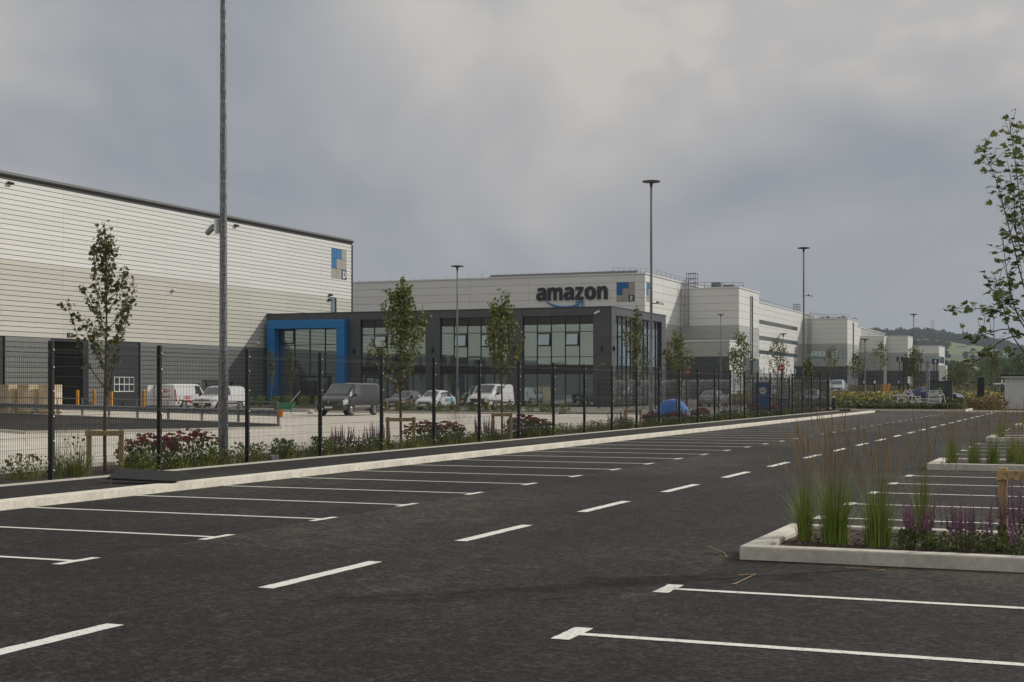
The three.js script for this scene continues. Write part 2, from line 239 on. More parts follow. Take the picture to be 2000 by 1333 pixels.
function glazing(parent, nrm, at, u0, u1, cols, rows, opt = {}) { // rows: [y0,y1,material]; one window part with panes and bars below it
  const w = new THREE.Group(); w.name = 'window'; parent.add(w);
  const cw = (u1 - u0) / cols;
  for (const [y0, y1, m] of rows) for (let c = 0; c < cols; c++) { const a = u0 + c * cw + .035, b = u0 + (c + 1) * cw - .035; pane(w, nrm, at, a, b, y0 + .03, y1 - .03, m, m === M.spandrel ? 'spandrel_panel' : 'pane'); }
  const ys = [...new Set(rows.flatMap(r => [r[0], r[1]]))]; for (const y of ys) bar(w, nrm, at, u0, u1, y - .03, y + .03, M.frame, 'transom', .13);
  for (let c = 0; c <= cols; c++) bar(w, nrm, at, u0 + c * cw - .035, u0 + c * cw + .035, rows[rows.length - 1][0] - .02, rows[0][1] + .02, M.frame, 'mullion', .16);
  for (const [c, y0, y1] of opt.open || []) { // top-hung casement standing open
    const a = u0 + c * cw + .03, b = u0 + (c + 1) * cw - .03, g = new THREE.Group(); g.name = 'casement'; w.add(g);
    const wd = b - a, hh = y1 - y0; box('casement_frame', M.frame, g, 0, -.06, 0, wd, .12, .06); box('casement_frame', M.frame, g, 0, -hh + .06, 0, wd, .12, .06); box('casement_frame', M.frame, g, -wd / 2 + .06, -hh / 2, 0, .12, hh - .24, .058); box('casement_frame', M.frame, g, wd / 2 - .06, -hh / 2, 0, .12, hh - .24, .058); box('pane', M.glass, g, 0, -hh / 2, 0, wd - .24, hh - .24, .012);
    if (nrm === '+z') { g.position.set((a + b) / 2, y1, at + .1); g.rotation.x = -.13; } else { g.position.set(at + .1, y1, (a + b) / 2); g.rotation.set(0, Math.PI / 2, 0); g.rotateX(-.13); } }
  return w;
}

// ------------------------------------------------------------------ warehouse on the left
const wh = thing('warehouse', 'long cream and grey ribbed warehouse with blue square logo and letter D', 'warehouse');
{
  const X = -74.4, zN = 40, zF = -136, H = 17.35;
  span('core_wall', M.joints, wh, X - 60, X - 4, 0, H - .1, zF + .05, zN); span('core_wall', M.joints, wh, X - 4, X - .06, 5.42, H - .1, zF + .05, zN); span('core_wall', M.joints, wh, X - 4, X - .06, 0, 5.42, zF + .05, -92.6); span('core_wall', M.joints, wh, X - 4, X - .06, 0, 5.42, -88.25, zN);
  span('roof', M.gutter, wh, X - 60.2, X - .3, H - .1, H + .05, zF - .1, zN + .2);
  const g = new THREE.CylinderGeometry(.2, .2, zN - zF + .2, 10); g.rotateX(Math.PI / 2); g.translate(X + .08, H + .02, (zN + zF) / 2); part('gutter', g, M.gutter, wh);
  span('eaves_flashing', M.gutter, wh, X - .05, X + .1, H - .32, H - .02, zF, zN);
  span('corner_trim', M.gutter, wh, X - .3, X + .14, 0, H - .33, zF - .14, zF + .02);
  const doors = [[-92.6, -88.25], [-99.3, -94.75], [-83.25, -78.9], [-76.6, -72.2], [-70, -65.6]];
  const open = doors.map(d => [d[0], d[1], 0, 5.42]); open.push([-132.7, -131.45, 9.4, 11.1], [-134.85, -131.6, 13.16, 16.32], [-136, -119, 0, 8.7], [-112.4, -108.2, 0, 2.3]);
  const K = makeCladder(wh); const pick = y => y > 11.12 ? M.cladWhite : y > 5.47 ? M.cladMid : M.cladDark;
  K.wall('+x', X, zF + .02, -82.9, 11.12, H - .34, .371, 6.62, pick, { gap: .043, t: .06, open });
  K.wall('+x', X, zF + .02, -82.9, 5.47, 11.12, .3767, 6.62, pick, { gap: .043, t: .06, open });
  K.wall('+x', X, zF + .02, -82.9, .15, 5.47, .38, 6.62, pick, { gap: .043, t: .06, open });
  for (const [a, b, p] of [[11.12, H - .34, .371], [5.47, 11.12, .3767], [.15, 5.47, .38]]) K.wall('+x', X, -82.9, zN, a, b, p, 6.62, pick, { gap: .043, t: .06, open, stuff: true });
  K.done();
  doors.forEach((d, i) => { const [z0, z1] = d, q = new THREE.Group(); q.name = 'loading_door'; wh.add(q);
    if (i === 0) { // standing open, dark inside
      span('door_frame', M.frame, q, X - .3, X + .09, 5.25, 5.44, z0, z1); span('door_frame', M.frame, q, X - .3, X + .1, 0, 5.25, z0, z0 + .7); span('door_frame', M.frame, q, X - .3, X + .09, 0, 5.25, z1 - .12, z1);
    } else { for (let k = 0; k < 10; k++) span('door_slat', M.door, q, X - .05, X + .0 + (k % 2) * .004, .03 + k * .54, .03 + k * .54 + .52, z0 + .1, z1 - .1);
      span('door_frame', M.frame, q, X - .3, X + .09, 0, 5.44, z0, z0 + .1); span('door_frame', M.frame, q, X - .3, X + .09, 0, 5.44, z1 - .1, z1);
      if (i === 1) { const w = new THREE.Group(); w.name = 'door_window'; q.add(w); for (const y of [1.36, 1.95, 2.54]) span('window_frame', M.whiteMetal, w, X + .006, X + .05, y - .04, y + .04, -98.45, -95.9); for (let k = 0; k < 5; k++) { const z = -98.45 + k * .637; span('window_frame', M.whiteMetal, w, X + .007, X + .051, 1.32, 2.58, z - .035, z + .035); } span('pane', M.tarGlass, w, X + .006, X + .02, 1.38, 2.52, -98.4, -95.95); } }
  });
  span('door_canopy_sign', M.black, wh, X + .065, X + .12, 5.6, 5.95, -90.7, -90.1);
  const sw = new THREE.Group(); sw.name = 'window'; wh.add(sw); span('window_frame', M.frame, sw, X - .02, X + .03, 9.4, 11.08, -132.68, -132.55); span('window_frame', M.frame, sw, X - .02, X + .03, 9.4, 11.08, -131.6, -131.47); span('pane', M.glass, sw, X - .03, X - .01, 9.4, 11.08, -132.55, -131.6);
  // 3 x 3 logo tiles
  const cols = [[0, 0, 1], [0, 1, 1], [1, 1, 2]], mm = [M.logoBlue, M.logoGrey, M.navy], z0 = -131.62, s = 1.075, sy = 1.052, lg = new THREE.Group(); lg.name = 'logo'; wh.add(lg);
  for (let r = 0; r < 3; r++) for (let c = 0; c < 3; c++) span('logo_tile', mm[cols[r][c]], lg, X - .02, X + .07, 16.3 - (r + 1) * sy + .015, 16.3 - r * sy - .015, z0 - (c + 1) * s + .015, z0 - c * s - .015);
  for (const [y, z] of [[17.0 - .25, -83.7], [16.75, -113.6], [11.35, -131.25], [10.85, -131.1]]) { const q = part('flood_lamp', new RoundedBoxGeometry(.26, .2, .5, 1, .04), M.black, wh); q.position.set(X + .2, y, z); q.rotation.z = -.3; }
  const cam = new THREE.Group(); cam.name = 'wall_camera'; wh.add(cam); for (const [y, z] of [[10.1, -103.8], [5.9, -117.3]]) { const q = part('camera_dome', new THREE.SphereGeometry(.16, 10, 8), M.whiteMetal, cam); q.position.set(X + .2, y, z); }
}
const font = await new FontLoader().loadAsync('fonts/droid/droid_sans_bold.typeface.json');
function text(str, size, depth, m, parent, name, x, y, z, ry = 0, sx = 1) { const g = new TextGeometry(str, { font, size, depth, curveSegments: 8, bevelEnabled: false }); g.computeBoundingBox(); const b = g.boundingBox; g.translate(-(b.min.x + b.max.x) / 2, -(b.min.y + b.max.y) / 2, 0); g.scale(sx, 1, 1); const q = part(name, g, m, parent); q.position.set(x, y, z); q.rotation.y = ry; return q; }
text('D', .78, .03, M.white, wh, 'letter', -74.325, 13.67, -134.31, Math.PI / 2);
text('5', .2, .01, M.white, wh, 'number', -74.275, 5.775, -90.4, Math.PI / 2);

// ------------------------------------------------------------------ two-storey office block
const of = thing('office_block', 'dark grey two-storey glazed office block with bright blue entrance portal', 'office');
{
  const Z = -119, X = -39.4, XL = -74.3, H = 8.8, ZB = -136;
  const bays = [[-64.1, -57.35], [-55.87, -49.2], [-47.72, -41.05]];
  const K = makeCladder(of);
  // walls as backing pieces round the openings, so the panels have joints
  span('core', M.joints, of, XL, X - .36, .0, H - .15, ZB, Z - .34); span('core', M.joints, of, X - .36, X - .06, 8.1, H - .15, ZB, Z - .06); for (const [a, b] of [[-127.9, -126.6], [-120.15, -119.06], [ZB, -134.6]]) span('core', M.joints, of, X - .36, X - .06, 0, 8.1, a, b); span('core', M.joints, of, XL, X - .37, 8.1, H - .15, Z - .34, Z - .06); for (const [a, b] of [[-65.35, -64.15], [-57.3, -55.92], [-49.15, -47.77], [-41, -39.77]]) span('core', M.joints, of, a, b, 0, 8.1, Z - .34, Z - .06);
  span('roof', M.gutter, of, XL, X + .02, H - .14, H - .02, ZB, Z + .02);
  const open = [...bays.map(b => [b[0], b[1], 0, 8.03]), [-73.9, -65.4, 0, 8.1]];
  K.wall('+z', Z - .05, XL, X, .12, H - .12, 1.48, 7.4, () => M.office, { gap: .018, vgap: .018, t: .08, open });
  span('parapet_cap', M.frame, of, XL - .02, X + .05, H - .12, H, Z - .3, Z + .05);
  span('parapet_cap', M.frame, of, X - .3, X + .05, H - .121, H - .001, ZB, Z - .302);
  const sb = [[-126.55, -120.2], [-134.55, -127.95]];
  K.wall('+x', X - .05, ZB, Z - .04, .12, H - .12, 1.48, 8.6, () => M.office, { gap: .018, vgap: .018, t: .08, open: sb.map(b => [b[0], b[1], 0, 8.03]) });
  K.done();
  span('corner_trim', M.frame, of, X - .06, X + .042, 0, H - .125, Z - .05, Z + .04);
  // reveals
  const rows = [[7.3, 8.0, M.spandrel], [6.62, 7.3, M.glass], [4.4, 6.62, M.glass], [3.65, 4.4, M.glass], [2.9, 3.65, M.spandrel], [.12, 2.9, M.glass]];
  for (const [a, b] of bays) { span('reveal', M.office[1], of, a - .05, a - .002, 0, 8.03, Z - .32, Z + .025); span('reveal', M.office[1], of, b + .002, b + .05, 0, 8.03, Z - .32, Z + .025); span('reveal', M.office[1], of, a - .05, b + .05, 8.032, 8.09, Z - .32, Z + .024); span('sill', M.frame, of, a, b, 0, .11, Z - .3, Z + .05); }
  const ops = [[[1, 5.35, 6.55]], [[1, 5.35, 6.55], [3, 5.35, 6.55]], [[1, 5.35, 6.55], [3, 5.35, 6.55]]];
  bays.forEach(([a, b], i) => glazing(of, '+z', Z - .22, a, b, 5, rows, { open: ops[i] }));
  for (const [a, b] of sb) { span('reveal', M.office[1], of, X - .32, X + .025, 0, 8.03, a - .05, a - .002); span('reveal', M.office[1], of, X - .32, X + .025, 0, 8.03, b + .002, b + .05); glazing(of, '+x', X - .22, a, b, 5, rows.map(r => r.slice())); }
  // blue portal
  const P = new THREE.Group(); P.name = 'entrance_portal'; of.add(P); const zf = Z + .75;
  const post = (x0, x1) => { const g = new RoundedBoxGeometry(Math.abs(x1 - x0), 7.27, 1.06, 2, .03); const q = part('portal_post', g, M.blue, P); q.position.set((x0 + x1) / 2, 3.635, zf - .53); };
  post(-73.88, -73.03); post(-66.29, -65.42);
  { const q = part('portal_head', new RoundedBoxGeometry(8.46, .82, 1.06, 2, .03), M.blue, P); q.position.set(-69.65, 7.69, zf - .53); }
  glazing(of, '+z', Z - .22, -73.0, -66.32, 4, [[5.75, 7.25, M.glass], [2.9, 5.75, M.glass], [.12, 2.9, M.glass]], {});
  { // entrance lobby doors
    const d = new THREE.Group(); d.name = 'entrance_door'; of.add(d); span('door_frame', M.frame, d, -70.6, -70.5, 0, 2.75, Z - .2, Z + .1); span('door_frame', M.frame, d, -67.6, -67.5, 0, 2.75, Z - .2, Z + .1); span('door_frame', M.frame, d, -70.6, -67.5, 2.6, 2.8, Z - .2, Z + .101); span('pane', M.glass, d, -70.5, -69.06, .05, 2.6, Z, Z + .012); span('pane', M.glass, d, -69.04, -67.6, .05, 2.6, Z, Z + .012); }
  { const q = new THREE.Group(); q.name = 'casement'; of.add(q); for (const [a, b, c, e] of [[-72.95, -71.35, 7.1, 7.22], [-72.95, -71.35, 5.85, 5.97], [-72.95, -72.83, 5.97, 7.1], [-71.47, -71.35, 5.97, 7.1]]) span('casement_frame', M.frame, q, a, b, c, e, Z - .2, Z - .08); }
  for (const x of [-64.75, -56.6, -48.45, -40.25]) { const q = part('wall_light', new RoundedBoxGeometry(.16, .42, .16, 1, .02), M.black, of); q.position.set(x, 5.1, Z + .11); }
  for (const [x, z, ry] of [[X + .1, -119.6, 0], [X + .1, -127.2, 0], [X + .1, -135.3, 0]]) { const q = part('wall_light', new RoundedBoxGeometry(.16, .42, .16, 1, .02), M.black, of); q.position.set(x, 5.1, z); }
  const cc = new THREE.Group(); cc.name = 'wall_camera'; of.add(cc); const q = part('camera_body', new THREE.CylinderGeometry(.1, .1, .5, 10).rotateZ(Math.PI / 2), M.whiteMetal, cc); q.position.set(-40.6, 8.25, Z + .3); q.rotation.z = .45; box('camera_bracket', M.whiteMetal, cc, -40.55, 8.32, Z + .14, .08, .08, .24);
  const c2 = part('wall_camera', new RoundedBoxGeometry(.3, .16, .2, 1, .03), M.black, of); c2.position.set(X + .2, 8.35, -126.4);
  // rooftop plant rail
  for (const [x0, x1] of [[-62, -60], [-45, -44]]) span('roof_mast', M.galv, of, x0, x0 + .05, H, H + 1.1, -128, -127.95);
}

// ------------------------------------------------------------------ the big white building
const eb = thing('distribution_centre', 'huge white stepped distribution building with dark lowercase sign and letter E', 'warehouse');
{
  const K = makeCladder(eb, 300), H = 17.4, P = 1.02;
  const pick = y => y > 10.85 ? M.eWhite : y > 6.1 ? M.eMid : M.eDark;
  const blk = (x0, x1, z0, z1, h) => { span('core', M.jointsE, eb, x0, x1 - .05, 0, h - .06, z1, z0 - .05); };
  const cap = (x0, x1, z0, z1, h) => { span('parapet_cap', M.eWhite[0], eb, x0, x1 + .12, h - .05, h + .14, z0 - .25, z0 + .12); span('parapet_cap', M.eWhite[0], eb, x1 - .25, x1 + .121, h - .051, h + .139, z1, z0 - .252); };
  const bands = (nrm, at, u0, u1, h, o = {}) => { for (const [a, b] of [[10.85, h - .05], [6.1, 10.85], [.1, 6.1]]) { if (a >= h) continue; if (o.from && b < o.from) continue; const n = Math.max(1, Math.round((Math.min(b, h) - a) / P)); K.wall(nrm, at, u0, u1, a, Math.min(b, h - .05), (Math.min(b, h - .05) - a) / n, 9.2, o.pick || pick, { gap: .045, vgap: .03, t: .05, open: o.open }); } };
  // main hall
  blk(-175, -58, -190, -430, H); cap(-175, -58, -190, -430, H);
  bands('+z', -190.05, -112, -58, H, { from: 11, open: [[-62.1, -59.48, 13.6, 16.3]] });
  const strips = [[13.45, 14.2], [10.5, 11.25], [7.9, 8.6]];
  bands('+x', -58.05, -208.3, -190.05, H, { open: [[-193.4, -190.75, 13.6, 16.3]] });
  bands('+x', -58.05, -304, -221.8, H, { open: strips.map(s => [-298.3, -259, s[0], s[1]]), pick: (y, u) => u > -262 && y < 10.85 ? pick(y) : y < 10.85 && u < -297 ? pick(y) : M.eWhite });
  bands('+x', -58.05, -384, -317.9, H, {});
  span('cladding', M.eMid[0], eb, -58.1, -58.0, .1, 10.85, -416, -400.2);
  for (const [a, b] of strips) { const n = 22; const w = new THREE.Group(); w.name = 'strip_window'; eb.add(w); for (let k = 0; k < n; k++) { const z0 = -298.25 + k * 39.2 / n; span('pane', M.glass, w, -58.06, -58.03, a, b, z0 + .06, z0 + 39.2 / n - .06); } span('window_frame', M.frame, w, -58.055, -58.045, a, b, -298.3, -259); }
  for (const y of [7.6, 9.6, 11.6].map(v => v - .1)) { const w = span('window', M.glass, eb, -58.02, -57.98, y, y + .9, -338, -335); }
  // projecting stair blocks
  const stair = (z0, z1, x1, h, vz0, vz1) => { blk(-58.02, x1, z0, z1, h); cap(-58.02, x1, z0, z1, h); bands('+z', z0 - .05, -57.95, x1, h, stair.o || {}); bands('+x', x1 - .05, z1, z0 - .05, h, { open: [[vz1, vz0, 3.5, 15.6]] }); const w = new THREE.Group(); w.name = 'slot_window'; eb.add(w); for (let k = 0; k < 5; k++) span('pane', M.glass, w, x1 - .06, x1 - .04, 3.5 + k * 2.42 + .05, 3.5 + (k + 1) * 2.42 - .05, vz1, vz0); span('window_frame', M.frame, w, x1 - .05, x1 + .03, 3.4, 15.65, vz1 - .12, vz1); span('window_frame', M.frame, w, x1 - .05, x1 + .03, 3.4, 15.65, vz0, vz0 + .12); };
  stair(-208.3, -221.9, -49.15, 16.42, -215.7, -217.4);
  stair.o = { open: [[-56.5, -48.7, 7.75, 9.45]] };
  stair(-304, -318, -48.7, 16.1, -311, -312.6);
  { const w = new THREE.Group(); w.name = 'ribbon_window'; eb.add(w); for (let k = 0; k < 9; k++) span('pane', M.glass, w, -56.5 + k * .86 + .03, -56.5 + (k + 1) * .86 - .03, 7.8, 9.4, -304.03, -304.0); for (let k = 0; k < 10; k++) span('mullion', M.frame, w, -56.53 + k * .86, -56.47 + k * .86, 7.8, 9.4, -304.05, -303.94); }
  // low annex
  const aH = 8.3; blk(-58.02, -48.55, -200, -208.25, aH); cap(-58.02, -48.55, -200, -208.25, aH); K.wall('+z', -200.05, -57.9, -48.55, 6.1, aH - .05, 1.07, 9.4, () => M.eMid, { gap: .045 }); K.wall('+z', -200.05, -57.9, -48.55, .1, 6.1, 1.0, 9.4, () => M.eDark, { gap: .045 }); K.wall('+x', -48.6, -208.3, -200.05, .1, aH - .05, 1.02, 8.3, () => M.eWhite, { gap: .045 });
  // farther steps
  const step = (x1, z0, z1, h) => { blk(-58.02, x1, z0, z1, h); cap(-58.02, x1, z0, z1, h); bands('+z', z0 - .05, -57.9, x1, h); bands('+x', x1 - .05, z1, z0 - .05, h, { pick: () => M.eWhite }); };
  step(-52, -383.5, -389.2, 15); step(-46.6, -389.3, -400, 15.2); step(-39.8, -400.2, -416, 12.8);
  { const w = span('ribbon_window', M.glass, eb, -45, -39.7, 8.3, 10.1, -400.15, -400.1); const w2 = span('ribbon_window', M.glass, eb, -39.76, -39.72, 8.3, 10.1, -414, -401.5); }
  K.done();
  // lean-to white porch at the far end
  span('porch', M.eWhite[1], eb, -41, -38, 0, 7.6, -404, -400.3);
  // roof details: dark roof array with posts, guard rails, access ladder
  { const q = box('roof_array', M.gutter, eb, -71.2, 17.85, -192.6, 22.4, .12, 1.5); q.rotation.x = .35; box('roof_array_base', M.gutter, eb, -71.2, 17.6, -193, 22, .3, .8); }
  for (let k = 0; k < 19; k++) box('roof_post', M.galv, eb, -83 + k * 1.26, 17.85, -191.2, .05, .7, .05);
  for (let k = 0; k < 16; k++) box('roof_post', M.galv, eb, -112 + k * 1.8, 17.75, -190.8, .04, .45, .04);
  const rail = (pts, n, hh = 1.0) => { const gs = []; for (let i = 0; i + 1 < pts.length; i++) { const a = V(...pts[i]), b = V(...pts[i + 1]); gs.push(rod(a.clone().setY(a.y + hh), b.clone().setY(b.y + hh), .03, .03, 5), rod(a.clone().setY(a.y + hh * .5), b.clone().setY(b.y + hh * .5), .025, .025, 5)); for (let k = 0; k <= n; k++) { const q = a.clone().lerp(b, k / n); gs.push(rod(q, q.clone().setY(q.y + hh), .03, .03, 5)); } } part('guard_rail', mergeGeometries(gs), M.galv, eb); };
  rail([[-63, 17.5, -191], [-61, 18.2, -203], [-59, 17.5, -214]], 7); rail([[-57.5, 16.5, -209], [-49.6, 16.5, -213]], 6); rail([[-60, 17.5, -223], [-60, 17.7, -262], [-60, 17.4, -303]], 16); rail([[-57.5, 16.2, -305], [-49.2, 16.2, -309]], 6); rail([[-59, 17.5, -318], [-59, 17.4, -382]], 14); rail([[-57, 15.3, -390], [-47, 15.3, -392]], 6);
  const ladder = (x, z, y0, y1) => { const gs = []; for (const s of [-.28, .28]) gs.push(rod(V(x + s, y0, z), V(x + s, y1, z), .045, .045, 5)); for (let y = y0; y < y1; y += .33) gs.push(rod(V(x - .28, y, z), V(x + .28, y, z), .02, .02, 4)); for (let y = y0 + .4; y < y1; y += 1.4) { for (const s of [-.4, .4]) gs.push(rod(V(x + s, y, z), V(x + s, y, z + .7), .02, .02, 4)); gs.push(rod(V(x - .4, y, z + .7), V(x + .4, y, z + .7), .02, .02, 4)); } for (const s of [-.4, .4]) gs.push(rod(V(x + s, y0 + .4, z + .7), V(x + s, y1, z + .7), .03, .03, 4)); part('access_ladder', mergeGeometries(gs), M.galvBright, eb); };
  ladder(-57.0, -208.0, 10.7, 17.8); ladder(-56.5, -303.7, 9, 17.3);
  const cage = (x, y, z, w, h) => { const gs = []; for (const a of [0, w / 2, w]) for (const b of [0, w]) gs.push(rod(V(x + a, y, z - b), V(x + a, y + h, z - b), .05, .05, 5)); for (const q of [.33, .66, 1]) { for (const b of [0, w]) gs.push(rod(V(x, y + h * q, z - b), V(x + w, y + h * q, z - b), .05, .05, 5)); for (const a of [0, w]) gs.push(rod(V(x + a, y + h * q, z), V(x + a, y + h * q, z - w), .05, .05, 5)); } part('access_cage', mergeGeometries(gs), M.galvBright, eb); };
  cage(-57.6, 16.6, -210, 1.4, 2.3); cage(-59.8, 17.5, -303, 1.2, 1.8); cage(-58.5, 17.5, -370, 1.4, 1.8);
  span('roof_vent', M.galv, eb, -54, -52.6, 16.5, 17.5, -212, -211); span('roof_vent', M.galv, eb, -52.2, -50.6, 16.5, 17.1, -212, -211); for (let k = 0; k < 6; k++) span('roof_vent', M.galv, eb, -56 + k * 1.1, -55.3 + k * 1.1, 16.1, 16.5 + (k % 3) * .15, -309, -308);
  // truck dock lamps under the strip windows
  for (let k = 0; k < 9; k++) { box('dock_marker', M.white, eb, -57.9, 5.0, -262 - k * 4.2, .1, 1.1, .6); }
  for (let k = 0; k < 9; k++) box('dock_door', M.eDark[0], eb, -57.95, 1.8, -263.6 - k * 4.2, .12, 3.6, 2.6);
  // sign letters and smile arrow
  const lg = new THREE.Group(); lg.name = 'sign'; eb.add(lg); const ink = mat(.012, .016, .022, .5), arrow = mat(.035, .15, .42, .45);
  let x = -74.05; const adv = { a: 1.72, m: 2.42, z: 1.42, o: 1.86, n: 1.7 };
  for (const ch of 'amazon') { const g = new TextGeometry(ch, { font, size: 2.32, depth: .14, curveSegments: 8, bevelEnabled: true, bevelThickness: .02, bevelSize: .045, bevelSegments: 1 }); g.computeBoundingBox(); const b = g.boundingBox, w = adv[ch] - .16; g.translate(-b.min.x, 0, 0); g.scale(w / (b.max.x - b.min.x), .985, 1); const q = part('sign_letter', g, ink, lg); q.position.set(x, 14.05, -189.92); x += adv[ch]; }
  { const s = new THREE.Shape(); s.moveTo(-72.62, 13.92); s.quadraticCurveTo(-69.9, 12.55, -67.5, 13.58); s.lineTo(-67.62, 13.2); s.quadraticCurveTo(-69.9, 11.98, -72.5, 13.7); s.closePath(); const g = new THREE.ExtrudeGeometry(s, { depth: .12, bevelEnabled: false, curveSegments: 16 }); part('sign_smile', g, arrow, lg).position.z = -189.95;
    const t = new THREE.Shape(); t.moveTo(-68.15, 13.72); t.quadraticCurveTo(-67.4, 13.98, -66.98, 13.86); t.quadraticCurveTo(-66.9, 13.2, -67.3, 12.6); t.lineTo(-67.46, 12.62); t.quadraticCurveTo(-67.15, 13.2, -67.22, 13.58); t.quadraticCurveTo(-67.6, 13.68, -68.15, 13.58); t.closePath(); part('sign_arrow_head', new THREE.ExtrudeGeometry(t, { depth: .12, bevelEnabled: false, curveSegments: 12 }), arrow, lg).position.z = -189.94; }
  const cols = [[0, 0, 1], [0, 1, 1], [1, 1, 2]], mm = [M.logoBlue, M.logoGrey, M.navy], lo = new THREE.Group(); lo.name = 'logo'; eb.add(lo);
  for (let r = 0; r < 3; r++) for (let c = 0; c < 3; c++) { span('logo_tile', mm[cols[r][c]], lo, -62.1 + c * .875 + .01, -62.1 + (c + 1) * .875 - .01, 16.3 - (r + 1) * .9 + .01, 16.3 - r * .9 - .01, -190.06, -189.98); span('logo_tile', mm[cols[r][c]], lo, -58.06, -57.98, 16.3 - (r + 1) * .9 + .01, 16.3 - r * .9 - .01, -190.8 - (c + 1) * .875 + .01, -190.8 - c * .875 - .01); }
  text('E', .62, .04, M.white, eb, 'letter', -59.92, 14.05, -189.975);
}

// ------------------------------------------------------------------ mesh fence along the verge
const FX = -16.56, FY = .1, FZ0 = -19.66, FS = 3.045;
const postGeo = new RoundedBoxGeometry(.085, 2.4, .066, 1, .006); const clipGeo = mergeGeometries([.18, .68, 1.1, 1.53, 1.94, 2.24].map(y => { const g = new THREE.SphereGeometry(.018, 6, 5); g.translate(.052, y - 1.2, .0); return g; }));
function meshPanel(L) { // welded wires with folded V bands
  const gs = [], w = .0044, prof = [[0, .05], [0, .26], [.045, .31], [0, .36], [0, 1.11], [.05, 1.17], [0, 1.23], [0, 2.13], [.05, 2.19], [0, 2.25], [0, 2.36]];
  const quad = (P, a, b, c, d) => P.push(...a, ...b, ...c, ...a, ...c, ...d); const P = [];
  const n = Math.round(L / .05); for (let i = 0; i <= n; i++) { const z = (i / n - .5) * L; for (let k = 0; k + 1 < prof.length; k++) { const [x0, y0] = prof[k], [x1, y1] = prof[k + 1], h = w / 2; const c = (x, y, sx, sz) => [x + sx * h, y, z + sz * h]; const q = [[-1, -1], [1, -1], [1, 1], [-1, 1]]; for (let m = 0; m < 4; m++) { const s = q[m], t = q[(m + 1) % 4]; quad(P, c(x0, y0, ...s), c(x0, y0, ...t), c(x1, y1, ...t), c(x1, y1, ...s)); } } }
  const g = new THREE.BufferGeometry(); g.setAttribute('position', new THREE.Float32BufferAttribute(P, 3)); g.computeVertexNormals(); gs.push(g);
  for (const y of [.05, .26, .36, .56, .75, .93, 1.11, 1.23, 1.43, 1.61, 1.79, 1.96, 2.13, 2.25]) { const b = new THREE.BoxGeometry(.0055, .0055, L).toNonIndexed(); b.deleteAttribute('uv'); b.translate(.006, y, 0); gs.push(b); }
  for (const y of [.31, 1.17, 2.19]) { const b = new THREE.BoxGeometry(.0055, .0055, L).toNonIndexed(); b.deleteAttribute('uv'); b.translate(.05, y, 0); gs.push(b); }
  return mergeGeometries(gs);
}
const panelGeo = meshPanel(FS - .07), panelGeo2 = meshPanel(3.36);
function fence(label, a, b, n, geo, y0 = 0) { const f = thing('mesh_fence', label, 'fence'), dx = (b[0] - a[0]) / n, dz = (b[1] - a[1]) / n, ry = Math.atan2(dx, dz) + Math.PI;
  for (let i = 0; i <= n; i++) { const p = part('post', postGeo, M.black, f); p.position.set(a[0] + dx * i, 1.2 + y0, a[1] + dz * i); p.rotation.y = ry; part('panel_clips', clipGeo, M.boltWhite, p);
    if (i < n) { const q = part('mesh_panel', geo, M.wire, f); q.position.set(a[0] + dx * (i + .5), y0, a[1] + dz * (i + .5)); q.rotation.y = ry; } } return f; }
fence('tall black welded mesh fence running along the planted verge', [FX, FZ0 + FS * 3], [FX, FZ0 - FS * 25], 28, panelGeo, FY);
fence('far black mesh fence turning off in front of the cycle shelters', [FX - .1, FZ0 - FS * 25 - .05], [-37.0, -108.6], 7, panelGeo2);

// ------------------------------------------------------------------ vegetation builders
const lobed = [[0, 0], [.34, .12], [.5, .42], [.26, .46], [.3, .8], [.08, .72], [0, 1.05], [-.08, .72], [-.3, .8], [-.26, .46], [-.5, .42], [-.34, .12]];
const tmpM = new THREE.Matrix4(), tmpQ = new THREE.Quaternion(), UP = V(0, 1, 0);
function leafTo(T, pos, dir, size, col, r, simple) { // a small folded leaf
  const d = dir.clone().normalize(), s = new THREE.Vector3(r() - .5, r() - .5, r() - .5).cross(d).normalize(), n = d.clone().cross(s);
  if (simple) { const a = pos, t = pos.clone().addScaledVector(d, size), m = pos.clone().addScaledVector(d, size * .5), l = m.clone().addScaledVector(s, size * .42).addScaledVector(n, size * .12), q = m.clone().addScaledVector(s, -size * .42).addScaledVector(n, size * .12); T.tri(a, l, t, col); T.tri(a, t, q, col); return; }
  const P = lobed.map(([u, v]) => pos.clone().addScaledVector(d, v * size).addScaledVector(s, u * size).addScaledVector(n, Math.abs(u) * size * .35 - v * v * size * .12)); const c = pos.clone().addScaledVector(d, size * .45);
  for (let i = 0; i < P.length; i++) T.tri(c, P[i], P[(i + 1) % P.length], col);
}
function tube(pts, r0, r1, n = 6) { const gs = []; for (let i = 0; i + 1 < pts.length; i++) gs.push(rod(pts[i], pts[i + 1], lerp(r0, r1, i / (pts.length - 1)), lerp(r0, r1, (i + 1) / (pts.length - 1)), n)); return mergeGeometries(gs); }
const leafCol = (r, k = 1) => { const t = r(), q = r(); return [lerp(.06, .17, t) * k, lerp(.08, .185, t) * k, lerp(.018, .04, q) * k]; };
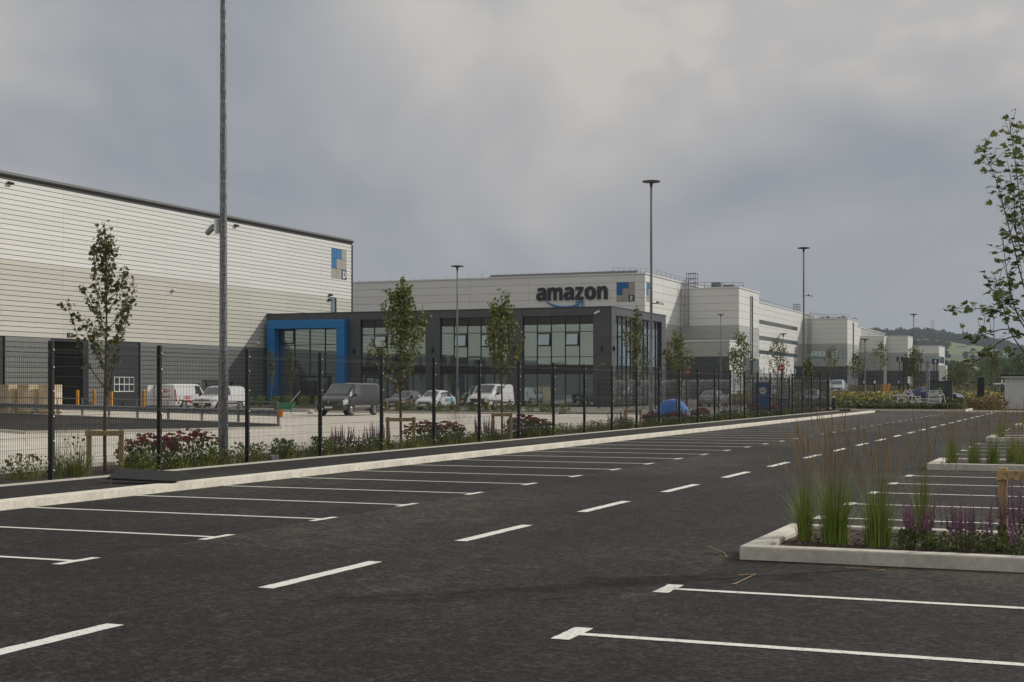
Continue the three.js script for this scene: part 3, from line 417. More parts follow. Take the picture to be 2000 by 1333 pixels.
function youngTree(label, x, z, o) { // slim nursery tree with steeply rising branches
  const r = rng(o.seed), t = thing(o.name || 'young_tree', label, 'tree', x, o.y ?? .05, z, o.ry || 0, o.group), H = o.H, T = new Tri(), gs = [], k = o.col || 1;
  const lean = (y) => V(Math.sin(y * 1.3 + o.seed) * .035 * y / 3, y, Math.cos(y * 1.1 + o.seed) * .03 * y / 3); const tp = []; for (let i = 0; i <= 10; i++) tp.push(lean(H * .97 * i / 10)); gs.push(tube(tp, o.tr || .035, .006, 7));
  const put = (p, d, n) => { for (let i = 0; i < n; i++) { const q = p.clone().add(V((r() - .5), (r() - .5), (r() - .5)).multiplyScalar(o.jit ?? .16)); const dd = V(r() - .5, -.15 - r() * .5, r() - .5).addScaledVector(d, .25); leafTo(T, q, dd, o.ls * (.65 + r() * .7), leafCol(r, k * (o.dark || 1)), r, o.simple); } };
  const env = (y) => { const f = clamp((y / H - o.b0) / (1 - o.b0)); return o.spread * Math.pow(1 - f, 1.0) * 1.15 * (.55 + .45 * sstep(0, .18, f)) + .05; }; // crown outline: widest low down, drawn out to a leader
  for (let b = 0; b < o.nb; b++) { const f = b / o.nb, y0 = lerp(H * o.b0, H * .88, Math.pow(f, .85)), az = b * 2.4 + r() * .9, y1 = Math.min(H * .99, y0 + (H - y0) * (.22 + .42 * r()) + .15), p0 = lean(y0), pts = [p0], m = 6, rad = env(lerp(y0, y1, .4)) * (.65 + r() * .75) * (r() < .12 ? 1.45 : 1);
    for (let i = 1; i <= m; i++) { const s = i / m, out = rad * Math.pow(s, .7); pts.push(V(p0.x + Math.cos(az) * out + (r() - .5) * .04, lerp(y0, y1, s * (.8 + .2 * s)), p0.z + Math.sin(az) * out + (r() - .5) * .04)); }
    gs.push(tube(pts, .013 * (1 - f * .4), .003, 5)); const nl = Math.round(o.nl * (1 - f * .45)); for (let i = 0; i < nl; i++) { const s = Math.pow(r(), .7) * m, a = Math.min(m - 1, Math.floor(s)); put(pts[a].clone().lerp(pts[a + 1], s - a), V(0, .5, 0), 1); } }
  for (let i = 0; i < o.nl * 1.2; i++) put(lean(lerp(H * (o.b0 + .15), H, Math.pow(r(), .7))), UP, 1);
  part('trunk', mergeGeometries(gs), o.bark || M.bark, t); part('crown', T.geo(), M.leaf, t); return t;
}
function stakes(label, x, z, ry = 0, hgt0 = .95, w = .62, group) { const s = thing('tree_stakes', label, 'tree stakes', x, .05, z, ry, group), hgt = hgt0 * .86; for (const q of [-w / 2, w / 2]) { const p = part('stake', new RoundedBoxGeometry(.085, hgt, .085, 1, .008), M.timber, s); p.position.set(q, hgt / 2, 0); } const c = part('crossbar', new RoundedBoxGeometry(w + .12, .095, .03, 1, .005), M.timber, s); c.position.set(0, hgt - .07, .055); const tie = part('tie', new THREE.TorusGeometry(.055, .018, 6, 12), M.black, s); tie.rotation.x = Math.PI / 2; tie.position.set(0, hgt - .07, 0); return s; }
function blade(T, x, z, y0, az, len, out, w, col, segs = 4) { let pl, pr; for (let i = 0; i <= segs; i++) { const s = i / segs, rr = out * Math.pow(s, 1.8), y = y0 + len * (s - .18 * s * s * (out / len) * 2), cx = x + Math.cos(az) * rr, cz = z + Math.sin(az) * rr, ww = w * (1 - s * .92) / 2, a = V(cx - Math.sin(az) * ww, y, cz + Math.cos(az) * ww), b = V(cx + Math.sin(az) * ww, y, cz - Math.cos(az) * ww); if (pl) { T.tri(pl, a, b, col); T.tri(pl, b, pr, col); } pl = a; pr = b; } return V(x + Math.cos(az) * out, y0 + len * (1 - .36 * out / len), z + Math.sin(az) * out); }
function grassClump(label, x, y, z, o) { // feather reed grass: green tuft, thin stalks, rust plumes
  const r = rng(o.seed), t = thing('feather_grass', label, 'grass', x, y, z, 0, o.group), T = new Tri(), S = new Tri(), Pm = new Tri();
  for (let i = 0; i < o.n; i++) { const a = r() * 6.283, d = Math.sqrt(r()) * o.base, g = r(); blade(T, Math.cos(a) * d, Math.sin(a) * d, 0, a + (r() - .5), o.h * (.5 + r() * .6), o.h * (.05 + r() * r() * (r() < .3 ? .85 : .4)), o.w || .008, [lerp(.11, .27, g), lerp(.18, .36, g), lerp(.022, .06, g)]); }
  for (let i = 0; i < o.n * .09; i++) { const a = r() * 6.283, d = r() * o.base; blade(T, Math.cos(a) * d, Math.sin(a) * d, 0, a, o.h * (.3 + r() * .4), o.h * (.3 + r() * .4), .007, [.34, .25, .11]); }
  for (let i = 0; i < o.stalks * 1.5; i++) { const a = r() * 6.283, d = Math.sqrt(r()) * o.base * .8, L = o.sh * (.68 + r() * .40), ou = o.sh * (.03 + r() * r() * .62), az = a + (r() - .5) * .9; const e = blade(S, Math.cos(a) * d, Math.sin(a) * d, 0, az, L, ou, .006, [lerp(.14, .3, r()), .17, .055], 6);
    const pl = o.sh * (.17 + r() * .08), dir = V(Math.cos(az) * (.12 + ou * .35), 1, Math.sin(az) * (.12 + ou * .35)).normalize(), b = e.clone().addScaledVector(dir, -pl * .75), k = r(), c = [lerp(.28, .50, k), lerp(.195, .36, k), lerp(.10, .19, k)], s1 = V(1, 0, 0), s2 = V(0, 0, 1), wd = o.pw || .0045;
    for (const s of [s1, s2]) { const m = b.clone().addScaledVector(dir, pl * .4), tip = b.clone().addScaledVector(dir, pl); T2(Pm, b, m.clone().addScaledVector(s, wd), tip, m.clone().addScaledVector(s, -wd), c); } }
  part('blades', T.geo(), M.veg, t); part('stalks', S.geo(), M.veg, t); part('plumes', Pm.geo(), M.veg, t); return t;
}
function T2(T, a, b, c, d, col) { T.tri(a, b, c, col); T.tri(a, c, d, col); }
function sage(label, x, y, z, o) { // purple flower spikes over a leafy mound
  const r = rng(o.seed), t = thing('purple_sage', label, 'flowering plant', x, y, z, 0, o.group), T = new Tri(), F = new Tri();
  for (let i = 0; i < o.nl; i++) { const a = r() * 6.283, d = Math.sqrt(r()) * o.base, p = V(Math.cos(a) * d, r() * o.h * .42 * (1.15 - d / o.base * .5), Math.sin(a) * d), g = r(); leafTo(T, p, V(Math.cos(a), .5 + r(), Math.sin(a)), o.ls * (.7 + r() * .6), [lerp(.07, .19, g), lerp(.11, .24, g), .035], r, true); }
  for (let i = 0; i < o.ns; i++) { const a = r() * 6.283, d = Math.sqrt(r()) * o.base * .85, hh = o.h * (.6 + r() * .45), x0 = Math.cos(a) * d, z0 = Math.sin(a) * d, lx = Math.cos(a) * .16 * hh * r(), lz = Math.sin(a) * .16 * hh * r(); blade(T, x0, z0, 0, a, hh * .75, .02, .008, [.09, .08, .04], 2); const k = r(), c = [lerp(.13, .25, k), lerp(.055, .11, k), lerp(.11, .18, k)];
    const n = Math.round(hh * 26); for (let j = 0; j < n; j++) { const s = .45 + .55 * j / n, q = V(x0 + lx * s, hh * s, z0 + lz * s), rr = (o.fr || .016) * (1.15 - .7 * (j / n)); for (let m = 0; m < 3; m++) { const az = r() * 6.283, e = V(Math.cos(az), .35, Math.sin(az)); const tip = q.clone().addScaledVector(e, rr * 1.5), up = q.clone().add(V(0, rr * 1.5, 0)), sd = V(-Math.sin(az), 0, Math.cos(az)).multiplyScalar(rr * .6); F.tri(q.clone().add(sd), tip, up, c); F.tri(q.clone().sub(sd), up, tip, c); } } }
  part('leaves', T.geo(), M.leaf, t); part('flower_spikes', F.geo(), M.veg, t); return t;
}
function sedum(label, x, y, z, o) { // flat dark-red flower heads on a leafy mound
  const r = rng(o.seed), t = thing('red_sedum', label, 'flowering plant', x, y, z, 0, o.group), T = new Tri(), F = new Tri();
  for (let i = 0; i < o.nl; i++) { const a = r() * 6.283, d = Math.sqrt(r()), p = V(Math.cos(a) * d * o.wx, r() * o.h * .85, Math.sin(a) * d * o.wz), g = r(); leafTo(T, p, V(Math.cos(a), .6 + r(), Math.sin(a)), .09 * (.7 + r() * .6), [lerp(.05, .15, g), lerp(.09, .2, g), lerp(.015, .04, g)], r, true); }
  for (let i = 0; i < o.nf; i++) { const a = r() * 6.283, d = Math.sqrt(r()), cx = Math.cos(a) * d * o.wx * 1.05, cz = Math.sin(a) * d * o.wz * 1.05, cy = o.h * (.92 - d * d * .34) + r() * .16, R = .05 + r() * .05, k = r(), pale = o.pale && r() < o.pale; blade(T, cx * .6, cz * .6, 0, a, cy, Math.hypot(cx, cz) * .4, .01, [.12, .11, .04], 2); for (let j = 0; j < 16; j++) { const b = r() * 6.283, q = Math.sqrt(r()) * R, p = V(cx + Math.cos(b) * q, cy + (1 - q / R) * .02, cz + Math.sin(b) * q), c = pale ? [.5, .4, .38] : [lerp(.22, .44, k) * (.6 + r() * .7), lerp(.045, .10, r()), lerp(.075, .15, k)], s = .014; F.tri(p.clone().add(V(-s, 0, -s)), p.clone().add(V(s, .006, -s)), p.clone().add(V(0, .014, s)), c); F.tri(p.clone().add(V(-s, -.02, 0)), p.clone().add(V(s, -.02, 0)), p.clone().add(V(0, .02, 0)), c); } }
  part('leaves', T.geo(), M.leaf, t); part('flower_heads', F.geo(), M.veg, t); return t;
}
function tuft(label, x, y, z, o) { const r = rng(o.seed), t = thing(o.name || 'verge_tuft', label, 'plant', x, y, z, 0, o.group), T = new Tri(); // low grassy or leafy clump
  for (let i = 0; i < o.nb; i++) { const a = r() * 6.283, d = Math.sqrt(r()) * o.w, g = r(); blade(T, Math.cos(a) * d, Math.sin(a) * d, 0, a, o.h * (.45 + r() * .65), o.h * (.1 + r() * .55), .012, o.straw && r() < o.straw ? [.34, .26, .12] : [lerp(.12, .30, g), lerp(.15, .32, g), lerp(.02, .06, g)], 3); }
  for (let i = 0; i < o.nl; i++) { const a = r() * 6.283, d = Math.sqrt(r()) * o.w, p = V(Math.cos(a) * d, Math.pow(r(), .8) * o.h * (o.tall || .9), Math.sin(a) * d), g = r(); leafTo(T, p, V(r() - .5, .3 + r() * .6, r() - .5), (o.ls || .05) * (.7 + r() * .7), [lerp(.08, .2, g), lerp(.12, .25, g), .035], r, true); }
  part('foliage', T.geo(), M.veg, t); return t; }

// ------------------------------------------------------------------ trees and planting on the verge
const VX = -17.22;
const vt = (z) => ({ x: VX, z });
youngTree('tall open young tree between the first two fence posts, before the warehouse wall', VX, -21.94, { seed: 11, H: 4.89, nb: 26, nl: 50, b0: .3, spread: .62, ls: .08, dark: .75, tr: .036, jit: .17 });
stakes('timber stake pair at the foot of the leftmost young tree', VX, -21.94, .45, 1.0, .6);
youngTree('dense bushy young tree in front of the second glazed bay', VX, -34.22, { seed: 22, H: 4.66, nb: 32, nl: 74, b0: .32, col: 1.3, spread: .74, ls: .085, tr: .038, jit: .2 });
stakes('timber stake pair beside red sedum between fifth and sixth fence posts', VX, -34.22, .3, 1.0, .7);
youngTree('bushy young tree standing in front of the white panel van', VX, -41.20, { seed: 33, H: 4.71, nb: 32, nl: 70, b0: .34, col: 1.25, spread: .70, ls: .085, tr: .034, jit: .2 });
stakes('timber stake pair under the young tree before the white van', VX, -41.20, .3, 1.0, .55);
youngTree('open young tree before the sunlit side of the office block', VX, -55.24, { seed: 44, H: 4.99, nb: 22, nl: 46, b0: .32, spread: .8, ls: .09, tr: .036, jit: .17 });
stakes('timber stake pair left of the blue tent', VX, -54.77, .3, .9, .6);
youngTree('compact conical young tree right of the office block', VX, -61.19, { seed: 55, H: 4.23, nb: 28, nl: 56, b0: .34, col: 1.2, spread: .75, ls: .09, simple: true, jit: .2 });
youngTree('young tree in front of the low annex beside the portable toilet', VX, -73.39, { seed: 66, H: 4.71, nb: 24, nl: 44, b0: .34, spread: .85, ls: .1, simple: true, jit: .3 });
youngTree('thin young tree in front of the long strip windows', VX, -82.75, { seed: 77, H: 4.71, nb: 20, nl: 38, b0: .32, spread: .85, ls: .1, simple: true, jit: .3 });
youngTree('small young tree below the ribbon window, near the fence end', VX, -92.22, { seed: 78, H: 3.67, nb: 20, nl: 44, b0: .36, len: 1.5, spread: .55, ls: .11, simple: true, jit: .2 });
const S1 = (z, h, wx, seed, lab, pale) => sedum(lab, VX + .05, .08, z, { seed, h, wx: .4, wz: wx, nl: 320, nf: 62, pale });
S1(-23.15, .62, .75, 101, 'dark red sedum clump right at the second fence post'); S1(-24.51, .68, .95, 102, 'dark red sedum clump left of the galvanised camera pole');
S1(-35.48, .62, .8, 103, 'dark red sedum clump beside the timber stakes under the bushy tree', .12); S1(-37.08, .55, .7, 104, 'dark red sedum clump left of the seventh fence post');
S1(-42.82, .66, .95, 105, 'dark red sedum mass right of the stakes before the white van'); S1(-44.23, .5, .5, 106, 'small pinkish red sedum beside the ninth fence post', .35);
S1(-57.40, .5, .8, 107, 'red sedum in front of the blue tent'); S1(-60.41, .5, .7, 108, 'red sedum right of the blue tent'); S1(-65.12, .55, .9, 109, 'dull red sedum clump under the no entry sign'); S1(-76.41, .6, .9, 110, 'red sedum at the foot of the blue portable toilet'); S1(-81.40, .5, .6, 111, 'pale pink sedum near the end of the fence', .5);
const G1 = (z, seed, lab, x = VX) => sage(lab, x, .08, z, { seed, h: .72, base: .42, nl: 220, ns: 34, ls: .07, fr: .02 });
G1(-31.15, 120, 'purple sage left of the fifth fence post'); G1(-32.84, 121, 'purple sage right of the fifth fence post'); G1(-39.99, 122, 'purple sage left of the stakes before the white van'); G1(-42.34, 123, 'slim purple sage right of the stakes before the white van'); G1(-52.88, 124, 'purple sage beside the tree stakes left of the tent'); G1(-63.05, 125, 'greyish purple sage near the fifteenth fence post'); G1(-71.05, 126, 'purple sage by the portable toilet, far side of the fence');
{ const r = rng(500); const names = ['low grassy tuft', 'straggly green plant', 'leafy green clump']; const bayN = {}, ord = ['first', 'second', 'third', 'fourth', 'fifth', 'sixth', 'seventh', 'eighth', 'ninth', 'tenth', 'eleventh', 'twelfth', 'thirteenth', 'fourteenth', 'fifteenth', 'sixteenth', 'seventeenth', 'eighteenth', 'nineteenth', 'twentieth', 'twenty-first', 'twenty-second', 'twenty-third', 'twenty-fourth', 'twenty-fifth', 'twenty-sixth', 'twenty-seventh', 'twenty-eighth']; let i = 0; const occupied = [-21.9, -23.1, -24.5, -34.2, -35.5, -37.1, -42.8, -44.2];
  for (let z = -16.6; z > -94; z -= .86 + r() * .45) { const near = occupied.some(q => Math.abs(q - z) < .5), k = Math.floor(r() * 3), far = z < -56; const x = VX + (near ? .45 : (r() - .35) * .7);
    const bay = Math.max(0, Math.floor((FZ0 - z) / FS) + 1), nb = bayN[bay] = (bayN[bay] ?? -1) + 1; tuft(`${['short grass tuft', 'straggly green plant', 'grassy leafy clump'][k]}, ${ord[nb]} along, in the ${ord[bay]} fence bay from the left`, x, .08, z, { seed: 600 + i, h: [.28, .42, .34][k] * (.7 + r() * .5), w: .34 + r() * .12, nb: [260, 110, 190][k], nl: [30, 190, 110][k], straw: .12, ls: far ? .075 : .05, group: ['short grass tufts in the verge', 'straggly plants in the verge', 'mixed clumps in the verge'][k] }); i++; }
  for (const [z, h, lab] of [[-21.0, .8, 'dark arching grass clump left of the first timber stakes'], [-22.7, .75, 'upright dark grass clump at the second fence post'], [-28.1, .46, 'broad leafy clump left of the fourth fence post'], [-29.8, .46, 'broad leafy clump right of the fourth fence post']]) tuft(lab, VX + .1, .08, z, { seed: 700 + i++, h, w: .26, nb: 190, nl: h < .6 ? 200 : 20, ls: .07 });
  grassClump('tawny feather grass seen through the fence before the pallets', VX, .08, -20.61, { seed: 801, n: 60, base: .12, h: .7, stalks: 16, sh: 1.35 }); grassClump('pale feather grass beside the seventh fence post', VX, .08, -37.83, { seed: 802, n: 90, base: .2, h: .55, stalks: 30, sh: 1.2 }); }

// right-hand islands
const gc = (label, x, z, n, h, st, sh, seed, base = .13) => grassClump(label, x, .08, z, { seed, n, base, h, stalks: st, sh });
gc('slim feather grass clump at the left corner of the nearest island', -2.86, -15.1, 200, .74, 30, 1.22, 21, .08);
gc('full green feather grass clump, second from the island corner', -2.5, -14.85, 430, .80, 46, 1.34, 22, .14);
gc('green feather grass clump beside the purple sage, third from the corner', -2.07, -14.85, 330, .74, 40, 1.28, 23, .13);
gc('sparse tall feather grass behind the purple sage on the nearest island', -1.75, -15.9, 90, .8, 26, 1.3, 24, .1);
const sg = (label, x, z, seed, ns = 30, base = .22, h = .62) => sage(label, x, .08, z, { seed, h, base, nl: 300, ns: ns + 10, ls: .042, fr: .012 });
sg('purple sage beside the third feather grass clump, nearest island', -1.68, -14.75, 31, 26, .17, .56); sg('broad purple sage between grass and timber stake on the nearest island', -1.2, -14.75, 32, 36, .28, .55); sg('tall purple sage right of the timber stake at the frame edge', -.72, -14.8, 33, 30, .22, .78); sg('purple sage at the right edge of the frame in front of the stake', -.62, -14.35, 34, 16, .2, .4);
{ const s = stakes('timber stake and crossbar at the right edge of the picture', -.58, -15.15, .0, .98, .62); }
{ const L2 = ['green feather grass at the corner of the second island', 'paired green feather grass beside it on the second island', 'thin feather grass on the second island, third along', 'feather grass at the frame edge on the second island', 'back row feather grass on the second island']; [[-2.86, -31.4], [-2.4, -31.3], [-2.05, -31.5], [-1.7, -32.2], [-1.45, -31.1]].forEach(([x, z], i) => gc(L2[i], x, z, 170, .62, 34, 1.2, 41 + i, .14)); }
{ const names = ['feather grass clump on the third planting island, right edge', 'feather grass clump on the fourth planting island, right edge', 'feather grass clump on the farthest planting island, right edge']; [-48.4, -65, -81.6].forEach((z, i) => gc(names[i], -2.9, z, 110, .7, 26, 1.3, 51 + i, .2)); }

// the maple at the right edge: trunk just outside the frame, limbs reaching in
{
  const t = thing('maple_tree', 'lobed-leaf maple reaching in from the right edge of the picture', 'tree', -.55, .08, -15.15), r = rng(909), gs = [], tip = [];
  const trunk = []; for (let i = 0; i <= 9; i++) trunk.push(V(.02 * Math.sin(i), i * .46, .02 * Math.cos(i * 1.3))); gs.push(tube(trunk, .045, .012, 8));
  // each limb: points relative to the trunk foot (x to the right, y up, z towards the camera)
  const limbs = [
    [[0, 2.0, 0], [-.2, 2.3, .02], [-.5, 2.4, .05], [-.86, 2.42, .05]],
    [[0, 1.9, 0], [-.15, 2.3, .05], [-.34, 2.5, .1], [-.46, 2.62, .1]],
    [[-.05, 2.1, 0], [-.3, 2.2, .12], [-.55, 2.13, .16], [-.74, 2.1, .18]],
    [[-.1, 2.16, .05], [-.35, 2.08, .16], [-.52, 1.92, .2], [-.72, 1.8, .22]],
    [[0, 2.1, 0], [-.16, 2.7, .03], [-.3, 3.3, .05], [-.42, 3.75, .06], [-.56, 4.06, .05]],
    [[0, 2.3, 0], [-.1, 2.9, -.05], [-.18, 3.5, -.02], [-.24, 4.0, 0], [-.27, 4.2, 0]],
    [[0, 2.0, 0], [-.2, 2.35, .1], [-.3, 2.8, .12], [-.34, 3.2, .12]],
    [[0, 1.8, 0], [-.26, 2.15, -.1], [-.36, 2.5, -.1], [-.42, 2.75, -.1]],
    [[0, 2.4, 0], [-.08, 3.0, .12], [-.12, 3.6, .14], [-.12, 4.1, .12]],
    [[0, 2.6, 0], [-.2, 3.1, 0], [-.24, 3.55, 0], [-.3, 3.9, 0]],
    [[0, 1.9, 0], [.3, 2.4, .1], [.5, 3.0, .1], [.55, 3.6, .1]], [[0, 2.2, 0], [.2, 2.9, -.1], [.3, 3.6, -.1], [.32, 4.2, -.1]], [[0, 1.6, 0], [.35, 1.9, -.1], [.7, 2.1, -.1]]];
  const leafPts = [];
  limbs.forEach((L, li) => { const c = new THREE.CatmullRomCurve3(L.map(p => V(...p))), pts = c.getPoints(10); gs.push(tube(pts, .008, .002, 5)); const len = c.getLength(), n = Math.round(len * (li < 4 ? 26 : 30)); for (let i = 0; i < n; i++) { const s = li < 4 ? .45 + .55 * r() : .1 + .9 * Math.pow(r(), .8), p = c.getPoint(s), d = c.getTangent(s); leafPts.push([p.clone().add(V(r() - .5, r() - .5, r() - .5).multiplyScalar(li < 4 ? .1 : .17)), d]); if (r() < .4) { const e = p.clone().add(V(r() - .5, r() - .2, r() - .5).multiplyScalar(.24)); gs.push(rod(p, e, .003, .002, 4)); leafPts.push([e, e.clone().sub(p)]); } } });
  part('trunk', mergeGeometries(gs), M.bark, t);
  const one = (k) => { const T = new Tri(), q = rng(k * 7 + 1); leafTo(T, V(0, 0, 0), V(0, 0, 1), 1, [1, 1, 1], () => .5 + (q() - .5) * .01 + .3, false); return T.geo(); };
  const P = lobed.map(([u, v]) => V(u, Math.abs(u) * .3 - v * v * .18, v)), T0 = new Tri(), c0 = V(0, 0, .45); for (let i = 0; i < P.length; i++) T0.tri(c0, P[i], P[(i + 1) % P.length], [1, 1, 1]); const lg = T0.geo(); const lms = [0, 1, 2, 3].map(k => { const m = leafMat(1, 1, 1); m.color.setRGB(.085 + k * .03, .12 + k * .03, .028 + k * .005); return m; });
  const rest = new Tri(); const vis = leafPts.map((q, i) => [q, q[0].x > 0 || q[0].y > 4.4 ? 1 : 0]).sort((a, b) => a[1] - b[1]);
  const rg = []; vis.forEach(([[p, d]], i) => { const size = .075 * (.7 + r() * .65), o = new THREE.Object3D(); o.position.copy(p); o.rotation.set(.2 + (r() - .5) * 1.2, r() * 6.283, (r() - .5) * 1.2); o.scale.setScalar(size); if (i < 300) { const m = part('leaf', lg, lms[Math.floor(r() * 4)], t); m.position.copy(o.position); m.rotation.copy(o.rotation); m.scale.copy(o.scale); } else { o.updateMatrix(); const g = lg.clone(); g.applyMatrix4(o.matrix); rg.push(g); } });
  if (rg.length) { const q = part('foliage', mergeGeometries(rg), lms[1], t); q.userData.kind = 'stuff'; }
}

// ------------------------------------------------------------------ lamp posts, camera pole
function discLamp(label, x, z, H, o = {}) { const t = thing('lamp_post', label, 'lamp post', x, o.y ?? 0, z, 0, o.group), k = o.k || 1;
  const g = new THREE.LatheGeometry([[.0, 0], [.115 * k, 0], [.115 * k, 1.55], [.085 * k, 1.62], [.075 * k, 4], [.055 * k, H - .35], [.055 * k, H - .3]].map(p => new THREE.Vector2(...p)), 14); part('pole', g, M.galv, t);
  const hd = new THREE.LatheGeometry([[.055, -.32], [.07, -.2], [.09, -.08], [.42, -.035], [.46, .0], [.45, .02], [.2, .06], [0, .07]].map(p => new THREE.Vector2(...p)), 24); const q = part('lamp_head', hd, M.lampHead, t); q.position.y = H; if (o.hs) q.scale.set(o.hs, 1, o.hs); part('access_door', unit, M.galvBright, t).position.set(.05 * k, .8, .1 * k); t.children[2].scale.set(.08, .5, .03); return t; }
discLamp('tall disc-headed lamp post beside the blue tent, in front of the office', -20.53, -68.32, 11.9);
discLamp('tall disc-headed lamp post in front of the second stair block', -20.0, -105.17, 11.9);
discLamp('slim disc-headed lamp post by the white panel van', -40.2, -88.36, 9.9, { k: .9 });
discLamp('small pale lamp post standing before the low annex', -43.7, -175.5, 9.9, { k: .8, y: .9 });
discLamp('short lamp post right of the parked silver hatchback', -21.14, -142.63, 6.4, { k: .8 });
discLamp('lamp post with broad head behind the number three sign', -19.26, -166.1, 9.9, { k: .8 });
discLamp('thin lamp post left of the white kiosk, against the hill', -12.87, -200, 11, { k: .8 });
discLamp('thinnest lamp post at the right edge above the white kiosk', -10.6, -252, 11.5, { k: .8 });
discLamp('slender dark lamp post before the strip windows', -30.6, -149.6, 7.3, { k: .7 });
{ const t = thing('camera_pole', 'tall galvanised pole with grey security camera, between second and third fence posts', 'pole', -17.3, .08, -25.97);
  const g = new THREE.LatheGeometry([[.0, 0], [.105, 0], [.105, 2.2], [.085, 2.35], [.078, 5], [.06, 12.4], [0, 12.4]].map(p => new THREE.Vector2(...p)), 20); { const uv = g.attributes.uv; for (let i = 0; i < uv.count; i++) uv.setXY(i, uv.getX(i) * 1.5, uv.getY(i) * 26); } part('pole', g, M.galv, t);
  const dd = box('access_door', M.galvBright, t, .07, .95, .075, .1, .7, .02); dd.rotation.y = .75;
  const c = new THREE.Group(); c.name = 'security_camera'; c.position.set(-.1, 5.0, .06); t.add(c); c.rotation.y = -.35;
  part('bracket', new RoundedBoxGeometry(.06, .32, .12, 1, .01), M.whiteMetal, c).position.set(-.02, .06, 0); const a = part('arm', new THREE.CylinderGeometry(.022, .022, .16, 8), M.galvBright, c); a.rotation.z = 1.2; a.position.set(-.1, .07, 0); const b = part('camera_body', new THREE.CylinderGeometry(.07, .06, .26, 14), M.galvBright, c); b.rotation.z = -1.05; b.position.set(-.26, 0, 0); const l = part('lens', new THREE.CylinderGeometry(.05, .05, .01, 12), M.black, c); l.rotation.z = -1.05; l.position.set(-.375, -.066, 0); }
function polyCam(label, x, y, z) { const t = thing('security_camera', label, 'camera', x, y, z, 0); box('bracket', M.galvBright, t, .12, 0, 0, .24, .06, .06); const b = part('camera_body', new RoundedBoxGeometry(.42, .15, .15, 1, .03), M.white, t); b.position.set(.42, .0, .08); b.rotation.z = -.25; box('lens', M.black, t, .3, .03, .165, .1, .1, .02); return t; }
polyCam('white security camera clamped to the lamp post by the tent', -20.45, 5.85, -68.25); polyCam('white camera cluster on the lamp post at the second stair block', -19.9, 8.4, -105.1);

// ------------------------------------------------------------------ vehicles
const K8 = [0, 1, 2, 3, 4, 5, 6, 7];
function ringAt(S, z) { let i = 0; while (i < S.length - 2 && z > S[i + 1][0]) i++; const a = S[i], b = S[i + 1], t = clamp((z - a[0]) / (b[0] - a[0])); const q = a.map((v, k) => lerp(v, b[k], t)); const [, yb, ybelt, yt, w, wt] = q; return [[0, yb], [w * .88, yb], [w * .975, yb + .1], [w, yb + (ybelt - yb) * .52], [w * .965, ybelt], [wt + .02, yt - Math.min(.1, (yt - ybelt) * .3)], [wt - .09, yt - .02], [0, yt]]; }
function surf(S, z, k, s) { const R = ringAt(S, z), i = Math.min(6, Math.floor(k)), t = k - i; return V(s * lerp(R[i][0], R[i + 1][0], t), lerp(R[i][1], R[i + 1][1], t), z); }
function bodyGeo(S) { const T = new Tri(), zs = []; for (let i = 0; i + 1 < S.length; i++) { const n = Math.max(1, Math.ceil((S[i + 1][0] - S[i][0]) / .35)); for (let k = 0; k < n; k++) zs.push(lerp(S[i][0], S[i + 1][0], k / n)); } zs.push(S[S.length - 1][0]);
  const rings = zs.map(z => { const R = ringAt(S, z), o = []; for (let k = 0; k < 8; k++) o.push(V(R[k][0], R[k][1], z)); for (let k = 6; k > 0; k--) o.push(V(-R[k][0], R[k][1], z)); return o; });
  for (let i = 0; i + 1 < rings.length; i++) for (let k = 0; k < 14; k++) { const a = rings[i][k], b = rings[i][(k + 1) % 14], c = rings[i + 1][(k + 1) % 14], d = rings[i + 1][k]; T.tri(a, b, c); T.tri(a, c, d); }
  for (const [rg, f] of [[rings[0], 1], [rings[rings.length - 1], -1]]) { const c = V(0, (rg[0].y + rg[7].y) / 2, rg[0].z); for (let k = 0; k < 14; k++) f > 0 ? T.tri(c, rg[(k + 1) % 14], rg[k]) : T.tri(c, rg[k], rg[(k + 1) % 14]); }
  return toCreasedNormals(T.geo(), .62); }
function patch(S, zf, k0, k1, s, nz, nk, off = .012) { const g = []; for (let i = 0; i <= nz; i++) { g.push([]); for (let j = 0; j <= nk; j++) { const v = j / nk, k = lerp(k0, k1, v), [z0, z1] = zf(v), z = lerp(z0, z1, i / nz), p = surf(S, z, k, s), du = surf(S, z + .02, k, s).sub(surf(S, z - .02, k, s)), dv = surf(S, z, Math.min(7, k + .03), s).sub(surf(S, z, k - .03, s)), n = du.cross(dv).normalize(); if (n.x * s + n.y < 0) n.negate(); g[i].push(p.addScaledVector(n, off)); } } const T = new Tri(); for (let i = 0; i < nz; i++) for (let j = 0; j < nk; j++) { T.tri(g[i][j], g[i + 1][j], g[i + 1][j + 1]); T.tri(g[i][j], g[i + 1][j + 1], g[i][j + 1]); } return T.geo(); }
function topPatch(S, z0, z1, wf, off = .012) { const T = new Tri(), nz = 6, nx = 8, g = []; for (let i = 0; i <= nz; i++) { g.push([]); const z = lerp(z0, z1, i / nz); for (let j = 0; j <= nx; j++) { const u = (j / nx * 2 - 1), k = 7 - Math.abs(u) * wf, p = surf(S, z, k, Math.sign(u) || 1), du = surf(S, z + .02, k, Math.sign(u) || 1).sub(surf(S, z - .02, k, Math.sign(u) || 1)), n = V(0, du.z, -du.y).normalize(); if (n.y < 0) n.negate(); g[i].push(p.addScaledVector(n, off)); } } for (let i = 0; i < nz; i++) for (let j = 0; j < nx; j++) { T.tri(g[i][j], g[i][j + 1], g[i + 1][j + 1]); T.tri(g[i][j], g[i + 1][j + 1], g[i + 1][j]); } return T.geo(); }
